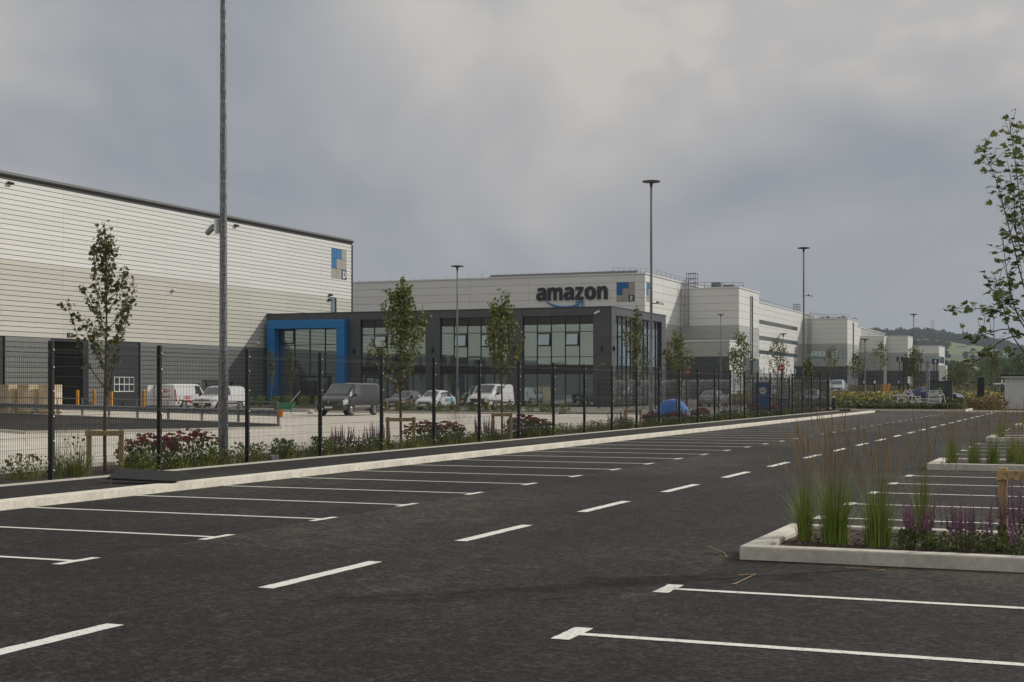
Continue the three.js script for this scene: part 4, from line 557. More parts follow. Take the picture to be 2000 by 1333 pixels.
const tyreGeo = (R, w) => new THREE.LatheGeometry([[R * .62, -w / 2], [R * .9, -w / 2], [R, -w * .35], [R, w * .35], [R * .9, w / 2], [R * .62, w / 2], [R * .55, w * .3]].map(p => new THREE.Vector2(...p)), 22).rotateZ(Math.PI / 2);
function rimGeo(R, w) { const gs = [new THREE.CylinderGeometry(R * .16, R * .16, .03, 10).rotateZ(Math.PI / 2), new THREE.TorusGeometry(R * .58, R * .06, 6, 20).rotateY(Math.PI / 2)]; for (let i = 0; i < 7; i++) { const a = i / 7 * 6.283, g = new THREE.BoxGeometry(.025, R * .5, R * .13); g.translate(0, R * .33, 0); g.rotateX(a); gs.push(g); } return mergeGeometries(gs.map(g => g.toNonIndexed())); }
function vehicle(name, label, cat, x, z, ry, o) {
  const t = thing(name, label, cat, x, o.y || 0, z, ry), S = o.S, L1 = S[S.length - 1][0], L0 = S[0][0], paint = o.paint;
  const body = part('body', bodyGeo(S), paint, t);
  const sides = (nm, m, zf, k0, k1, off, p = t) => { for (const s of [1, -1]) part(nm, patch(S, zf, k0, k1, s, 6, 3, off), m, p); };
  part('windscreen', topPatch(S, o.ws[0], o.ws[1], o.wsw || .93), M.tarGlass, t);
  if (o.rw) part('rear_window', topPatch(S, o.rw[0], o.rw[1], .9), M.tarGlass, t);
  for (const w of o.side || []) sides('side_window', M.tarGlass, v => [lerp(w[0], w[2], v), lerp(w[1], w[3], v)], 4.1, 4.93, .012);
  for (const d of o.lines || []) sides('door_seam', M.trim, () => [d - .012, d + .012], 2.1, 4.0, .004);
  for (const [za, zb] of o.rub || []) sides('rubbing_strip', o.rubMat || M.trim, () => [za, zb], 2.25, 2.7, .012);
  const w0 = ringAt(S, L1 - .35)[3][0];
  for (const s of [1, -1]) {
    part('headlight', patch(S, v => [L1 - o.hl[0], L1 - o.hl[1]], o.hk?.[0] ?? 3.25, o.hk?.[1] ?? 3.95, s, 4, 2, .015), M.lens, t);
    part('tail_light', patch(S, () => [L0 + .02, L0 + .16], o.tk?.[0] ?? 3.0, o.tk?.[1] ?? 4.2, s, 3, 3, .012), M.redLens, t);
    const zm = o.mz, p = surf(S, zm, 4.1, s), mr = part('wing_mirror', new RoundedBoxGeometry(.2, .2, .13, 2, .04), o.mirror || paint, t); mr.position.set(p.x + s * .14, p.y + .08, zm);
  }
  const fy = o.front; // front dressing boxes: [name, material, y, w, h, z offset]
  for (const [nm, m, y, w, h, dz] of fy) { const q = part(nm, new RoundedBoxGeometry(w, h, .05, 1, Math.min(.02, h * .3)), m, t); q.position.set(0, y, L1 + (dz ?? 0)); }
  { const q = box('rear_plate', M.plate, t, 0, o.rp || .8, L0 - .02, .52, .11, .03); }
  if (o.backDoor) box('rear_door_seam', M.trim, t, 0, (o.backDoor[0] + o.backDoor[1]) / 2, L0 - .002, .02, o.backDoor[1] - o.backDoor[0], .01);
  for (const zz of o.wz) for (const s of [1, -1]) { const w = ringAt(S, zz)[3][0], R = o.R; const arch = part('wheel_arch', new THREE.CylinderGeometry(R * 1.16, R * 1.16, .05, 22, 1, false, 0, Math.PI * 2).rotateZ(Math.PI / 2), M.trim, t); arch.position.set(s * (w - .015), R + .02, zz); const wh = new THREE.Group(); wh.name = 'wheel'; wh.position.set(s * (w - .075), R, zz); t.add(wh); part('tyre', tyreGeo(R, .22), M.tyre, wh); const rm = part('rim', rimGeo(R, .2), o.rim || M.rim, wh); rm.position.x = s * .1; }
  return t;
}
const paint = (r, g, b, m = 0) => mat(r, g, b, .32, { phys: true, metalness: m, clearcoat: .8, clearcoatRoughness: .08 });
const PW = paint(.74, .74, .74), PG = paint(.024, .022, .021, .1), PB = paint(.018, .018, .02, .2), PS = paint(.42, .43, .44, .5), PN = paint(.01, .014, .10, .2), PSv = paint(.30, .32, .35, .5);
// panel van (z forward): [z, underside, belt, top, half width, half roof width]
const vanS = [[-2.5, .5, 1.05, 1.75, .90, .72], [-2.46, .34, 1.12, 1.92, .97, .80], [-2.2, .30, 1.12, 1.96, .985, .83], [.2, .30, 1.12, 1.97, .985, .83], [.75, .30, 1.12, 1.93, .985, .80], [1.55, .30, 1.10, 1.26, .985, .78], [1.62, .30, 1.09, 1.20, .98, .80], [2.1, .30, .98, 1.10, .97, .80], [2.38, .32, .84, .98, .93, .78], [2.47, .36, .74, .88, .84, .72]];
const vanO = (p, extra = {}) => ({ S: vanS, paint: p, ws: [.82, 1.5], wsw: .98, side: [[.1, 1.12, .1, .72]], lines: [.02, 1.2, -1.2], hl: [.62, .12], hk: [3.15, 4.3], mz: 1.12, mirror: M.trim, R: .34, wz: [-1.45, 1.5], tk: [2.6, 4.6], rp: .75, rub: [[-2.2, -1.9], [-1.0, 1.05]], backDoor: [.45, 1.85],
  front: [['grille', M.black, .72, 1.15, .26, .0], ['bumper', extra.bumper || M.trim, .45, 1.62, .26, -.01], ['number_plate', M.plate, .5, .52, .12, .03], ['badge', M.chrome, .82, .14, .06, .03]] });
vehicle('panel_van', 'dark grey panel van parked on the concrete yard by the blue portal', 'van', -42.4, -77.2, 0, { ...vanO(PG, { bumper: mat(.05, .05, .052, .5) }), mirror: PG, rubMat: mat(.35, .34, .33, .3, { metalness: .6 }) });
vehicle('panel_van', 'white panel van parked beside the slim lamp post', 'van', -42.85, -100.3, 0, { ...vanO(PW), mirror: M.trim });
// compact white van
const cvS = [[-2.2, .5, 1.02, 1.55, .84, .68], [-2.15, .32, 1.08, 1.74, .90, .72], [-1.9, .28, 1.08, 1.80, .92, .76], [.1, .28, 1.08, 1.82, .92, .76], [.5, .28, 1.06, 1.76, .92, .73], [1.25, .28, 1.03, 1.14, .92, .72], [1.35, .28, 1.02, 1.09, .92, .74], [1.9, .28, .94, 1.02, .9, .74], [2.12, .3, .82, .92, .85, .7], [2.2, .36, .72, .84, .76, .64]];
vehicle('compact_van', 'small white van facing the camera behind the crash barrier', 'van', -59.45, -88.75, 0, { S: cvS, paint: PW, ws: [.58, 1.2], wsw: .98, side: [[-.1, .95, -.1, .5]], lines: [-.2, .95, -1.1], hl: [.5, .1], hk: [3.3, 4.2], mz: .95, mirror: M.trim, R: .32, wz: [-1.36, 1.42], tk: [3, 4.6], rub: [[-.95, .75]], front: [['grille', M.trim, .78, 1.2, .09, .0], ['bumper', M.trim, .45, 1.5, .26, -.01], ['number_plate', M.plate, .47, .52, .11, .03], ['badge', M.chrome, .86, .2, .08, .02]] });
// signwritten van, rear to the camera
{ const red = '#a3131c', side = (W, H, c, w, h) => {};
  const t = vehicle('signwritten_van', 'white van with red oval logo and red stripe, rear towards the camera', 'van', -64.2, -91.15, Math.PI, vanO(PW));
  const oval = (c, x, y, rx, ry, s) => { c.fillStyle = red; c.beginPath(); c.ellipse(x, y, rx, ry, 0, 0, 7); c.fill(); c.strokeStyle = '#fff'; c.lineWidth = ry * .1; c.beginPath(); c.ellipse(x, y, rx * .9, ry * .84, 0, 0, 7); c.stroke(); c.fillStyle = '#fff'; c.font = 'bold ' + s + 'px sans-serif'; c.textAlign = 'center'; c.textBaseline = 'middle'; c.fillText('SOS-TEK', x, y, rx * 1.6); };
  const s1 = canvasTex(768, 384, (c, w, h) => { c.fillStyle = '#e0e0e0'; c.fillRect(0, 0, w, h); oval(c, 300, 110, 190, 85, 88); c.fillStyle = red; c.beginPath(); c.moveTo(0, 170); c.lineTo(600, 300); c.lineTo(600, 384); c.lineTo(520, 384); c.lineTo(0, 250); c.fill(); c.fillStyle = '#222'; c.save(); c.translate(60, 300); c.rotate(.2); c.font = 'bold 62px sans-serif'; c.fillText('FREIGHT', 150, 0, 330); c.restore(); });
  const s2 = canvasTex(512, 512, (c, w, h) => { c.fillStyle = '#e0e0e0'; c.fillRect(0, 0, w, h); oval(c, 256, 110, 200, 74, 84); const cs = ['#333', '#c33', '#d9a520', '#3a6', '#38c']; cs.forEach((q, i) => { c.fillStyle = q; c.beginPath(); c.arc(110 + i * 74, 250, 24, 0, 7); c.fill(); }); c.fillStyle = red; c.fillRect(50, 320, 412, 44); });
  const m1 = mat(1, 1, 1, .35, { map: s1 }), m2 = mat(1, 1, 1, .35, { map: s2 });
  const q = part('side_print', new THREE.PlaneGeometry(2.5, .62), m1, t); q.position.set(-.992, .78, -.75); q.rotation.y = -Math.PI / 2; // faces +x in the world
  const q2 = part('rear_print', new THREE.PlaneGeometry(1.3, 1.0), m2, t); q2.position.set(0, 1.15, -2.512); q2.rotation.y = Math.PI;
  box('open_rear_door', PW, t, 1.0, 1.1, -2.85, .05, 1.5, .7); }
// cars
const carS = (l, h) => [[-l, .5, .8, .92, .72, .56], [-l + .06, .34, .88, 1.0, .82, .66], [-l + .3, .24, .92, 1.06, .87, .68], [-l + .62, .22, .94, 1.22, .88, .66], [-l + 1.15, .22, .95, h - .04, .885, .62], [-.2, .22, .95, h, .89, .62], [.35, .22, .93, h - .05, .89, .60], [1.02, .22, .9, 1.0, .88, .64], [1.1, .22, .88, .96, .88, .68], [l - .5, .22, .78, .86, .86, .68], [l - .14, .24, .66, .74, .80, .62], [l - .02, .3, .56, .64, .68, .52]];
const carO = (p, l, h, ex = {}) => ({ S: carS(l, h), paint: p, ws: [.42, .98], wsw: .95, rw: [-l + .34, -l + 1.08], side: [[-.28, .78, -.28, .42], [-1.2, -.36, -1.0, -.36]], lines: [-.32, .86], hl: [.5, .12], hk: [3.2, 4.15], mz: .8, R: .31, wz: [-l + .82, l - .86], tk: [3.1, 4.3], front: [['grille', M.black, .52, .95, .17, -.0], ['lower_grille', M.trim, .34, 1.1, .12, -.04], ['number_plate', M.plate, .42, .5, .1, .02], ['badge', M.chrome, .6, .12, .05, .01]], rp: .62, ...ex });
vehicle('saloon_car', 'dark saloon car parked between the grey van and the white hatchback', 'car', -49.1, -98.3, 0, carO(PB, 2.25, 1.46));
{ const t = vehicle('hatchback_car', 'white hatchback with turquoise side print facing the camera', 'car', -46.35, -97.9, 0, carO(PW, 2.0, 1.5)); const dm = mat(.10, .42, .50, .4); for (const [y, z, h, w] of [[.75, -.2, .26, .7], [.78, -1.0, .3, .45], [.5, -.9, .1, .5]]) { const q = box('turquoise_print', dm, t, .895, y, z, .006, h, w); } box('bonnet_print', dm, t, .38, .935, 1.2, .3, .012, .3); }
vehicle('saloon_car', 'silver saloon seen from behind beyond the cycle shelter', 'car', -31.6, -124.4, Math.PI, carO(PS, 2.25, 1.46));
vehicle('hatchback_car', 'blue-silver hatchback on the raised parking beside the small sapling', 'car', -25.4, -152.3, .06, { ...carO(PSv, 2.1, 1.5), y: 1.0 });
vehicle('electric_car', 'dark blue car seen side-on behind the green cabinet', 'car', -13.4, -131.5, Math.PI / 2, { ...carO(PN, 2.4, 1.46), y: .3 });
vehicle('parked_car', 'white people carrier glimpsed above the cycle shelter', 'car', -32.0, -151, 0, { ...carO(PW, 2.2, 1.62), y: .4 });
vehicle('parked_car', 'grey car glimpsed through the right cycle shelter', 'car', -24.6, -133.5, 0, carO(PSv, 2.1, 1.5));
vehicle('parked_car', 'dark car glimpsed through the middle cycle shelter', 'car', -29, -133.5, 0, carO(PB, 2.1, 1.5));

// ------------------------------------------------------------------ yard furniture
{ const t = thing('crash_barrier', 'long galvanised crash barrier with orange end on the asphalt ramp', 'barrier'); const a = V(-33.7, 0, -54.9), b = V(-73, 0, -77.0), d = b.clone().sub(a), L = d.length(); d.normalize(); const ang = -Math.atan2(d.z, d.x), n = 12;
  const prof = new THREE.Shape(); const pp = [[0, -.15], [.05, -.11], [.05, -.05], [0, -.015], [0, .015], [.05, .05], [.05, .11], [0, .15], [-.012, .15], [.036, .10], [.036, .055], [-.012, .022], [-.012, -.022], [.036, -.055], [.036, -.10], [-.012, -.15]]; prof.moveTo(...pp[0]); pp.slice(1).forEach(p => prof.lineTo(...p)); prof.closePath();
  for (let i = 0; i < n; i++) { const p = a.clone().addScaledVector(d, L * i / n), g = new THREE.ExtrudeGeometry(prof, { depth: L / n - .01, bevelEnabled: false }); const q = part('beam', g, M.barrier, t); q.position.set(p.x + .07 * d.z * -1, .55, p.z + .07 * d.x); q.rotation.y = ang + Math.PI / 2; const po = box('post', M.galvBright, t, p.x, .34, p.z, .1, .62, .1); po.rotation.y = ang; const hp = box('handrail_post', M.galvBright, t, p.x - .1, .75, p.z - .1, .04, .6, .04); }
  const hr = rod(V(a.x - .1, 1.05, a.z - .1), V(b.x - .1, 1.05, b.z - .1), .022, .022, 6); part('handrail', hr, M.galv, t);
  const e = part('end_cap', new RoundedBoxGeometry(.34, .34, .16, 2, .06), mat(.62, .23, .015, .5), t); e.position.set(a.x + .16, .55, a.z + .1); e.rotation.y = ang; }
{ const r = rng(64), card = mat(.52, .42, .28, .8), card2 = mat(.60, .50, .35, .8), film = mat(.5, .43, .34, .35); const lab = ['leftmost shrink-wrapped pallet of cardboard boxes by the warehouse', 'second wrapped pallet of cardboard boxes from the left', 'third wrapped pallet of cardboard boxes, before the open door', 'pallet of cardboard boxes behind the others, farthest left'];
  [[-65.3, -73.48], [-64.08, -73.97], [-62.83, -74.5], [-66.5, -73.0]].forEach(([x, z], i) => { const t = thing('boxed_pallet', lab[i], 'pallet', x, 0, z, 0);
    const p = new THREE.Group(); p.name = 'pallet'; t.add(p); for (let k = 0; k < 3; k++) box('runner', M.timber, p, 0, .05, -.5 + k * .5, .95, .09, .1); for (let k = 0; k < 5; k++) box('deck_board', M.timber, p, -.4 + k * .2, .115, 0, .12, .03, 1.2);
    for (let yy = 0; yy < 4; yy++) for (let c = 0; c < 2; c++) for (let e = 0; e < 2; e++) { const q = part('carton', new RoundedBoxGeometry(.46, .425, .585, 1, .008), r() < .5 ? card : card2, t); q.position.set(-.235 + c * .47 + (r() - .5) * .012, .35 + yy * .435, -.3 + e * .595 + (r() - .5) * .012); } }); }
{ const y = mat(.72, .33, .02, .5); [[148, 'leftmost orange bollard, before the open loading door'], [182, 'orange bollard between the two loading doors'], [216, 'orange bollard before the shuttered loading door'], [283, 'rightmost orange bollard, left of the signwritten van']].forEach(([, l], i) => { const z = [-89.92, -91.93, -94.02, -98.26][i]; const t = thing('bollard', l, 'bollard', -73.2, 0, z); const g = new THREE.LatheGeometry([[0, 0], [.13, 0], [.13, 1.4], [.1, 1.47], [0, 1.5]].map(p => new THREE.Vector2(...p)), 12); part('post', g, y, t); }); }
{ const t = thing('black_gate', 'black barred double gate on the warehouse wall behind the vans', 'gate', -74.0, 0, -110.3, 0); for (const z of [-2.05, -.06, .06, 2.05]) box('gate_post', M.black, t, .1, 1.15, z, .1, 2.3, .1); for (const y of [.3, 1.9]) for (const s of [-1, 1]) box('rail', M.black, t, .1, y, s * 1.05, .04, .05, 1.85); for (let k = 0; k < 26; k++) { const z = -1.9 + k * .152; if (Math.abs(z) > .1) box('bar', M.black, t, .1, 1.1, z, .02, 1.9, .02); } }
{ const t = thing('green_barrow', 'green barrow with a pale shovel handle near the blue portal', 'barrow', -48.2, 0, -79.4, .4), gm = mat(.02, .17, .07, .5); const s = new THREE.Shape(); s.moveTo(-.45, 0); s.lineTo(.4, 0); s.lineTo(.6, .42); s.lineTo(-.55, .42); const g = new THREE.ExtrudeGeometry(s, { depth: .6, bevelEnabled: false }); const q = part('tray', g, gm, t); q.position.set(0, .3, -.3); const w = part('wheel', tyreGeo(.18, .09), M.tyre, t); w.rotation.y = Math.PI / 2; w.position.set(-.6, .18, 0); for (const z of [-.25, .25]) { part('leg', rod(V(.3, .3, z), V(.35, 0, z), .018, .018, 6), gm, t); part('handle', rod(V(-.55, .25, z), V(.95, .55, z), .018, .018, 6), gm, t); } part('shovel', rod(V(.05, .4, 0), V(.95, 1.45, .1), .022, .022, 6), M.white, t); }
{ const t = thing('filled_sack', 'pale filled sack lying right of the green barrow', 'sack', -46.6, 0, -79.8), g = new THREE.SphereGeometry(.24, 12, 8); const p = g.attributes.position; for (let i = 0; i < p.count; i++) { const n = 1 + (fbm(p.getX(i) * 5 + 3, p.getZ(i) * 5 + p.getY(i) * 4, 2, 0, 3) - .5) * .35; p.setXYZ(i, p.getX(i) * n, Math.max(-.13, p.getY(i) * n * .62), p.getZ(i) * n); } g.computeVertexNormals(); part('sack', g, mat(.55, .52, .46, .8), t).position.y = .13; }
// planted strip in front of the parked cars
{ const g = struct('planted_strip'); part('soil', sheet(rect(-47.8, -31.5, -84.6, -88.9), .1), M.soil, g); for (let x = -47.8; x < -31.6; x += 2.33) box('kerb_stone', M.kerbGrey, g, x + 1.16, .04, -84.5, 2.31, .16, .15); }
{ const r = rng(41), sord = ['leftmost', 'second', 'third', 'fourth', 'fifth', 'sixth', 'seventh', 'eighth', 'ninth', 'tenth', 'eleventh', 'twelfth', 'thirteenth', 'fourteenth', 'fifteenth', 'sixteenth', 'seventeenth', 'eighteenth', 'nineteenth', 'twentieth', 'twenty-first', 'twenty-second', 'twenty-third', 'twenty-fourth', 'twenty-fifth', 'twenty-sixth']; for (let i = 0; i < 26; i++) tuft(`${sord[i]} low shrub from the left in the strip before the parked cars`, -47.4 + i * .62, .1, -85.6 - r() * 2.6, { name: 'low_shrub', seed: 1200 + i, h: .38 + r() * .2, w: .4, nb: 50, nl: 70, ls: .11, straw: .15, group: 'shrubs in the parking strip' });
  for (const [x, z, l] of [[-45.0, -86.5, 'timber stakes before the dark saloon'], [-43.2, -86.5, 'timber stakes before the white hatchback'], [-37.3, -88.0, 'timber stakes before the white panel van']]) stakes(l, x, z, 0, .95, .9);
  youngTree('thin columnar sapling left of the blue portal', -64.9, -104.6, { name: 'columnar_sapling', seed: 301, H: 5.0, nb: 18, nl: 40, b0: .3, len: 2.2, spread: .3, ls: .13, simple: true, bark: M.barkPale, jit: .2 }); youngTree('columnar sapling in front of the blue portal edge', -62.2, -103.3, { name: 'columnar_sapling', seed: 302, H: 5.0, nb: 22, nl: 60, b0: .3, len: 2.2, spread: .36, ls: .13, simple: true, bark: M.barkPale, jit: .2 });
  const hd = struct('hedge_bed'); part('soil', sheet(rect(-68, -58, -102, -105.5), .06), M.soil, hd);
  for (let i = 0; i < 14; i++) tuft(`${sord[i]} yellow-green hedge plant from the left before the blue portal`, -67.5 + i * .7, .06, -102.8 - (i % 2) * .8, { name: 'hedge_plant', seed: 1300 + i, h: .95, w: .42, nb: 40, nl: 150, ls: .13, group: 'hedge before the portal' }); }
{ // black ramp plate lying on the footpath
  const t = thing('kerb_ramp', 'black chequered rubber ramp plate lying on the footpath', 'ramp', -14.62, .15, -19.7, Math.atan(1147 / 2800) - .12); const s = new THREE.Shape(); s.moveTo(-.62, .0); s.lineTo(.5, 0); s.lineTo(.62, .035); s.lineTo(-.55, .06); s.closePath(); const q = part('plate', new RoundedBoxGeometry(1.18, .035, .5, 1, .01), M.rubber, t); q.position.y = .085; q.rotation.set(.27, 0, -.04); const cg = new THREE.CylinderGeometry(.012, .014, .008, 6), gs = []; for (let i = 0; i < 26; i++) for (let j = 0; j < 11; j++) { const g = cg.clone(); g.translate(-.55 + i * .044, .021, -.22 + j * .044); gs.push(g); } const st = part('studs', mergeGeometries(gs), mat(.05, .05, .05, .6), t); st.position.y = .085; st.rotation.copy(q.rotation); box('hinge_bracket', M.galvBright, t, -.52, -.0, .25, .05, .07, .03); }
{ // small surface drain grate beside a fence post
  const t = thing('drain_grate', 'small pale louvred grate at the foot of the third fence post', 'grate', -16.42, .11, -26.6); for (let k = 0; k < 7; k++) box('slat', M.galvBright, t, 0, .06, -.13 + k * .043, .03, .13, .022); box('frame', M.galv, t, -.025, .06, 0, .02, .15, .32); }

// ------------------------------------------------------------------ tent, shelters, toilets, signs
{ const t = thing('dome_tent', 'bright blue dome tent behind the fence by the lamp post', 'tent', -22.2, 0, -78.0, -.25), bl = mat(.05, .27, .72, .7, { phys: true, transmission: .25, thickness: 0, side: THREE.DoubleSide }), bd = mat(.03, .17, .55, .7, { phys: true, transmission: .25, thickness: 0, side: THREE.DoubleSide }), gy = mat(.3, .36, .42, .6);
  const W = .95, D = .85, Hh = 1.02, seg = 16, T = [new Tri(), new Tri()]; const P = (u, v) => { const a = u * Math.PI, b = (v - .5) * Math.PI * .98; const rr = Math.pow(Math.max(0, Math.sin(a)), .72); return V(-Math.cos(a) * W, rr * Math.cos(b) * Hh + .02, Math.sin(b) * rr * D + .0); };
  for (let i = 0; i < seg; i++) for (let j = 0; j < seg; j++) { const a = P(i / seg, j / seg), b = P((i + 1) / seg, j / seg), c = P((i + 1) / seg, (j + 1) / seg), d = P(i / seg, (j + 1) / seg), k = j >= 9 && i > 5 && i < 11 ? 1 : 0; T[k].tri(a, b, c); T[k].tri(a, c, d); }
  part('canopy', toCreasedNormals(T[0].geo(), .6), bl, t); part('door_panel', toCreasedNormals(T[1].geo(), .6), bd, t);
  const arc = (u, v0, v1) => new THREE.CatmullRomCurve3(Array.from({ length: 9 }, (_, i) => P(u, lerp(v0, v1, i / 8)).multiplyScalar(1.008))); for (const u of [.34, .5, .68]) part('pole', new THREE.TubeGeometry(arc(u, .02, .98), 16, .014, 5), mat(.08, .25, .6, .5), t);
  const q = part('groundsheet_flap', new RoundedBoxGeometry(.5, .3, .9, 2, .1), gy, t); q.position.set(.95, .14, .15); }
const clear = mat(.92, .92, .94, .02, { phys: true, transmission: .95, thickness: 0, side: THREE.DoubleSide });
function shelter(label, x0, x1, z) { const t = thing('cycle_shelter', label, 'shelter', (x0 + x1) / 2, 0, z), L = x1 - x0, pts = []; for (let i = 0; i <= 14; i++) { const a = i / 14 * Math.PI * .86; pts.push([Math.cos(a) * 1.15, Math.sin(a) * 1.15 + 1.15]); } pts.unshift([1.15, .3]);
  const n = Math.round(L / 1.35); for (let s = 0; s < n; s++) { const T = new Tri(), a = -L / 2 + s * L / n + .02, b = a + L / n - .04; for (let i = 0; i + 1 < pts.length; i++) { const p = pts[i], q = pts[i + 1]; T2(T, V(a, p[1], p[0]), V(b, p[1], p[0]), V(b, q[1], q[0]), V(a, q[1], q[0])); } part('roof_panel', T.geo(), clear, t); }
  for (let s = 0; s <= n; s++) { const x = -L / 2 + s * L / n, gs = []; for (let i = 0; i + 1 < pts.length; i++) gs.push(rod(V(x, pts[i][1] + .01, pts[i][0] * 1.01), V(x, pts[i + 1][1] + .01, pts[i + 1][0] * 1.01), .025, .025, 5)); gs.push(rod(V(x, 0, 1.16), V(x, .35, 1.16), .03, .03, 5)); part('hoop', mergeGeometries(gs), M.galv, t); }
  for (const y of [.35, 1.15]) part('rail', rod(V(-L / 2, y, 1.165), V(L / 2, y, 1.165), .02, .02, 5), M.galv, t);
  for (const s of [-1, 1]) { const sh = new THREE.Shape(); sh.moveTo(1.15, .3); for (const p of pts.slice(1)) sh.lineTo(p[0], p[1]); sh.lineTo(pts[pts.length - 1][0], .3); const q = part('end_panel', new THREE.ShapeGeometry(sh), clear, t); q.rotation.y = -Math.PI / 2; q.position.x = s * L / 2; }
  for (let x = -L / 2 + .5; x < L / 2; x += .95) { const c = new THREE.CatmullRomCurve3([V(x, 0, -.35), V(x, .6, -.35), V(x, .8, -.15), V(x, .8, .3), V(x, .6, .45), V(x, 0, .45)]); part('cycle_stand', new THREE.TubeGeometry(c, 14, .025, 5), M.galvBright, t); } }
shelter('left clear curved cycle shelter beside the office corner', -37.0, -31.3, -112.8); shelter('middle clear curved cycle shelter behind the blue tent', -31.0, -25.3, -112.8); shelter('right clear curved cycle shelter by the portable toilet', -25.0, -19.4, -112.8);
function toilet(label, x, z, ry) { const t = thing('portable_toilet', label, 'portable toilet', x, 0, z, ry), b = mat(.01, .085, .25, .55); part('cabin', new RoundedBoxGeometry(1.1, 1.95, 1.1, 2, .04), b, t).position.y = 1.07; part('skid', unit, M.trim, t).position.y = .06; t.children[1].scale.set(1.14, .1, 1.14); const r = part('roof', new RoundedBoxGeometry(1.18, .2, 1.18, 3, .09), M.whiteMetal, t); r.position.y = 2.12; const d = part('door', new RoundedBoxGeometry(.8, 1.7, .03, 1, .01), mat(.012, .10, .28, .5), t); d.position.set(0, 1.05, .56); const c = part('round_logo', new THREE.CylinderGeometry(.25, .25, .012, 24).rotateX(Math.PI / 2), M.white, t); c.position.set(0, 1.45, .582); text('LOO', .14, .006, M.navy, t, 'lettering', 0, 1.45, .588); for (const s of [-.45, .45]) box('corner_rib', b, t, s, 1.05, .565, .08, 1.8, .04); return t; }
toilet('blue portable toilet with round white logo behind the fence', -22.4, -102.3, .25); toilet('far blue portable toilet near the white kiosk', -11.6, -190, .4);
{ const t = thing('water_tank', 'pale square water tank in a cage behind the portable toilet', 'tank', -21.3, 0, -104.6); part('tank', new RoundedBoxGeometry(1, 1, 1, 2, .08), mat(.55, .55, .45, .5), t).position.y = 1.35; const gs = []; for (let k = 0; k < 5; k++) { gs.push(gbox(-.5 + k * .25, 1.35, .52, .02, 1.05, .02), gbox(.52, 1.35, -.5 + k * .25, .02, 1.05, .02), gbox(0, .87 + k * .24, .52, 1.05, .02, .02)); } part('cage', mergeGeometries(gs), M.galv, t); box('stand', M.galv, t, 0, .42, 0, 1.0, .84, 1.0); }
function noEntry(label, x, z, y, ry = .25) { const t = thing('no_entry_sign', label, 'road sign', x, 0, z, ry); part('post', new THREE.CylinderGeometry(.045, .045, y + .2, 8), M.black, t).position.y = (y + .2) / 2; const d = part('disc', new THREE.CylinderGeometry(.3, .3, .02, 28).rotateX(Math.PI / 2), mat(.42, .012, .014, .4), t); d.position.set(0, y, .06); box('white_bar', M.white, t, 0, y, .074, .44, .1, .008); return t; }
noEntry('red no entry sign right of the compact conical tree', -31.9, -116.5, 3.0); noEntry('red no entry sign above the portable toilet', -25.0, -121.5, 3.35);
{ const defs = [['2', -19.3, -154.2, 4.65, 'navy sign numbered 2 on a black post, leftmost of three'], ['3', -17.6, -157.0, 4.6, 'navy sign numbered 3 on a double post, middle of three'], ['4', -16.25, -159.6, 4.5, 'navy sign numbered 4 on a double post, nearest the hill']]; for (const [n, x, z, y, l] of defs) { const t = thing('number_sign', l, 'sign', x, 0, z, .12); for (const s of n === '2' ? [0] : [-.14, .16]) part('post', new THREE.CylinderGeometry(.05, .05, y, 8), M.black, t).position.set(s, y / 2, 0); part('panel', new RoundedBoxGeometry(.66, .5, .06, 1, .01), mat(.03, .026, .075, .5), t).position.set(0, y, .06); text(n, .34, .012, M.white, t, 'number', 0, y, .092); } }
{ const t = thing('notice_board', 'large dark board on posts behind the young tree by sign 2', 'sign', -18.2, 0, -152.5, .1); box('board', mat(.03, .032, .034, .6), t, 0, 3.8, 0, 1.2, 2.0, .08); for (const s of [-.5, .5]) box('post', M.black, t, s, 1.5, -.06, .09, 4.4, .06); }
// raised parking terrace with planted bank
{ const tr = struct('raised_terrace'); part('parking_surface', sheet(rect(-33.8, 60, -140, -430), 1.0), M.roadGrey, tr); const b = new THREE.PlaneGeometry(93.8, 7.6, 60, 6); b.rotateX(-Math.PI / 2 + .133); b.translate(13.1, .47, -136.4); part('bank', b, M.soil, tr); span('terrace_edge', M.kerbGrey, tr, -34.1, -33.8, -.1, 1.04, -430, -133); }

// far planting beds
function coverBed(label, cat, x0, x1, z0, z1, n, h, seed, pal, yf) { const r = rng(seed), T = new Tri(); for (let i = 0; i < n; i++) { const x = lerp(x0, x1, r()), z = lerp(z0, z1, r()), y = yf(x, z), c = pal[Math.floor(r() * pal.length)], k = .75 + r() * .5, bump = .55 + .7 * fbm(x * .8, z * .8, 2, 0, seed); for (let j = 0; j < 5; j++) leafTo(T, V(x + (r() - .5) * .35, y + Math.pow(r(), .7) * h * bump, z + (r() - .5) * .35), V(r() - .5, .25 + r() * .6, r() - .5), .13 + r() * .1, [c[0] * k, c[1] * k, c[2] * k], r, true); } const m = part('ground_cover', T.geo(), M.leaf, scene); tag(m, label, cat, null, 'stuff'); return m; }
const gN = [[.08, .11, .03], [.10, .13, .035], [.06, .085, .025], [.13, .14, .04]], gY = [[.62, .50, .08], [.40, .31, .07], [.33, .27, .08], [.15, .17, .05], [.11, .14, .04], [.2, .19, .06]];
{ const bd = struct('far_planting_bed'); part('soil', sheet(rect(-19, -8.8, -105.1, -112), .08), M.soil, bd); for (let x = -16.6; x < -9; x += 2) box('kerb_stone', M.kerbGrey, bd, x + 1, .05, -105, 1.98, .2, .16); for (let z = -105.2; z > -111; z -= 1.5) box('kerb_stone', M.kerb, bd, -8.72, .05, z - .75, .16, .2, 1.48); }
const flat = y => () => y;
coverBed('low green hedge planting at the end of the car park', 'hedge', -16.5, -9.0, -105.3, -108.4, 1100, .36, 71, gN, flat(.08));
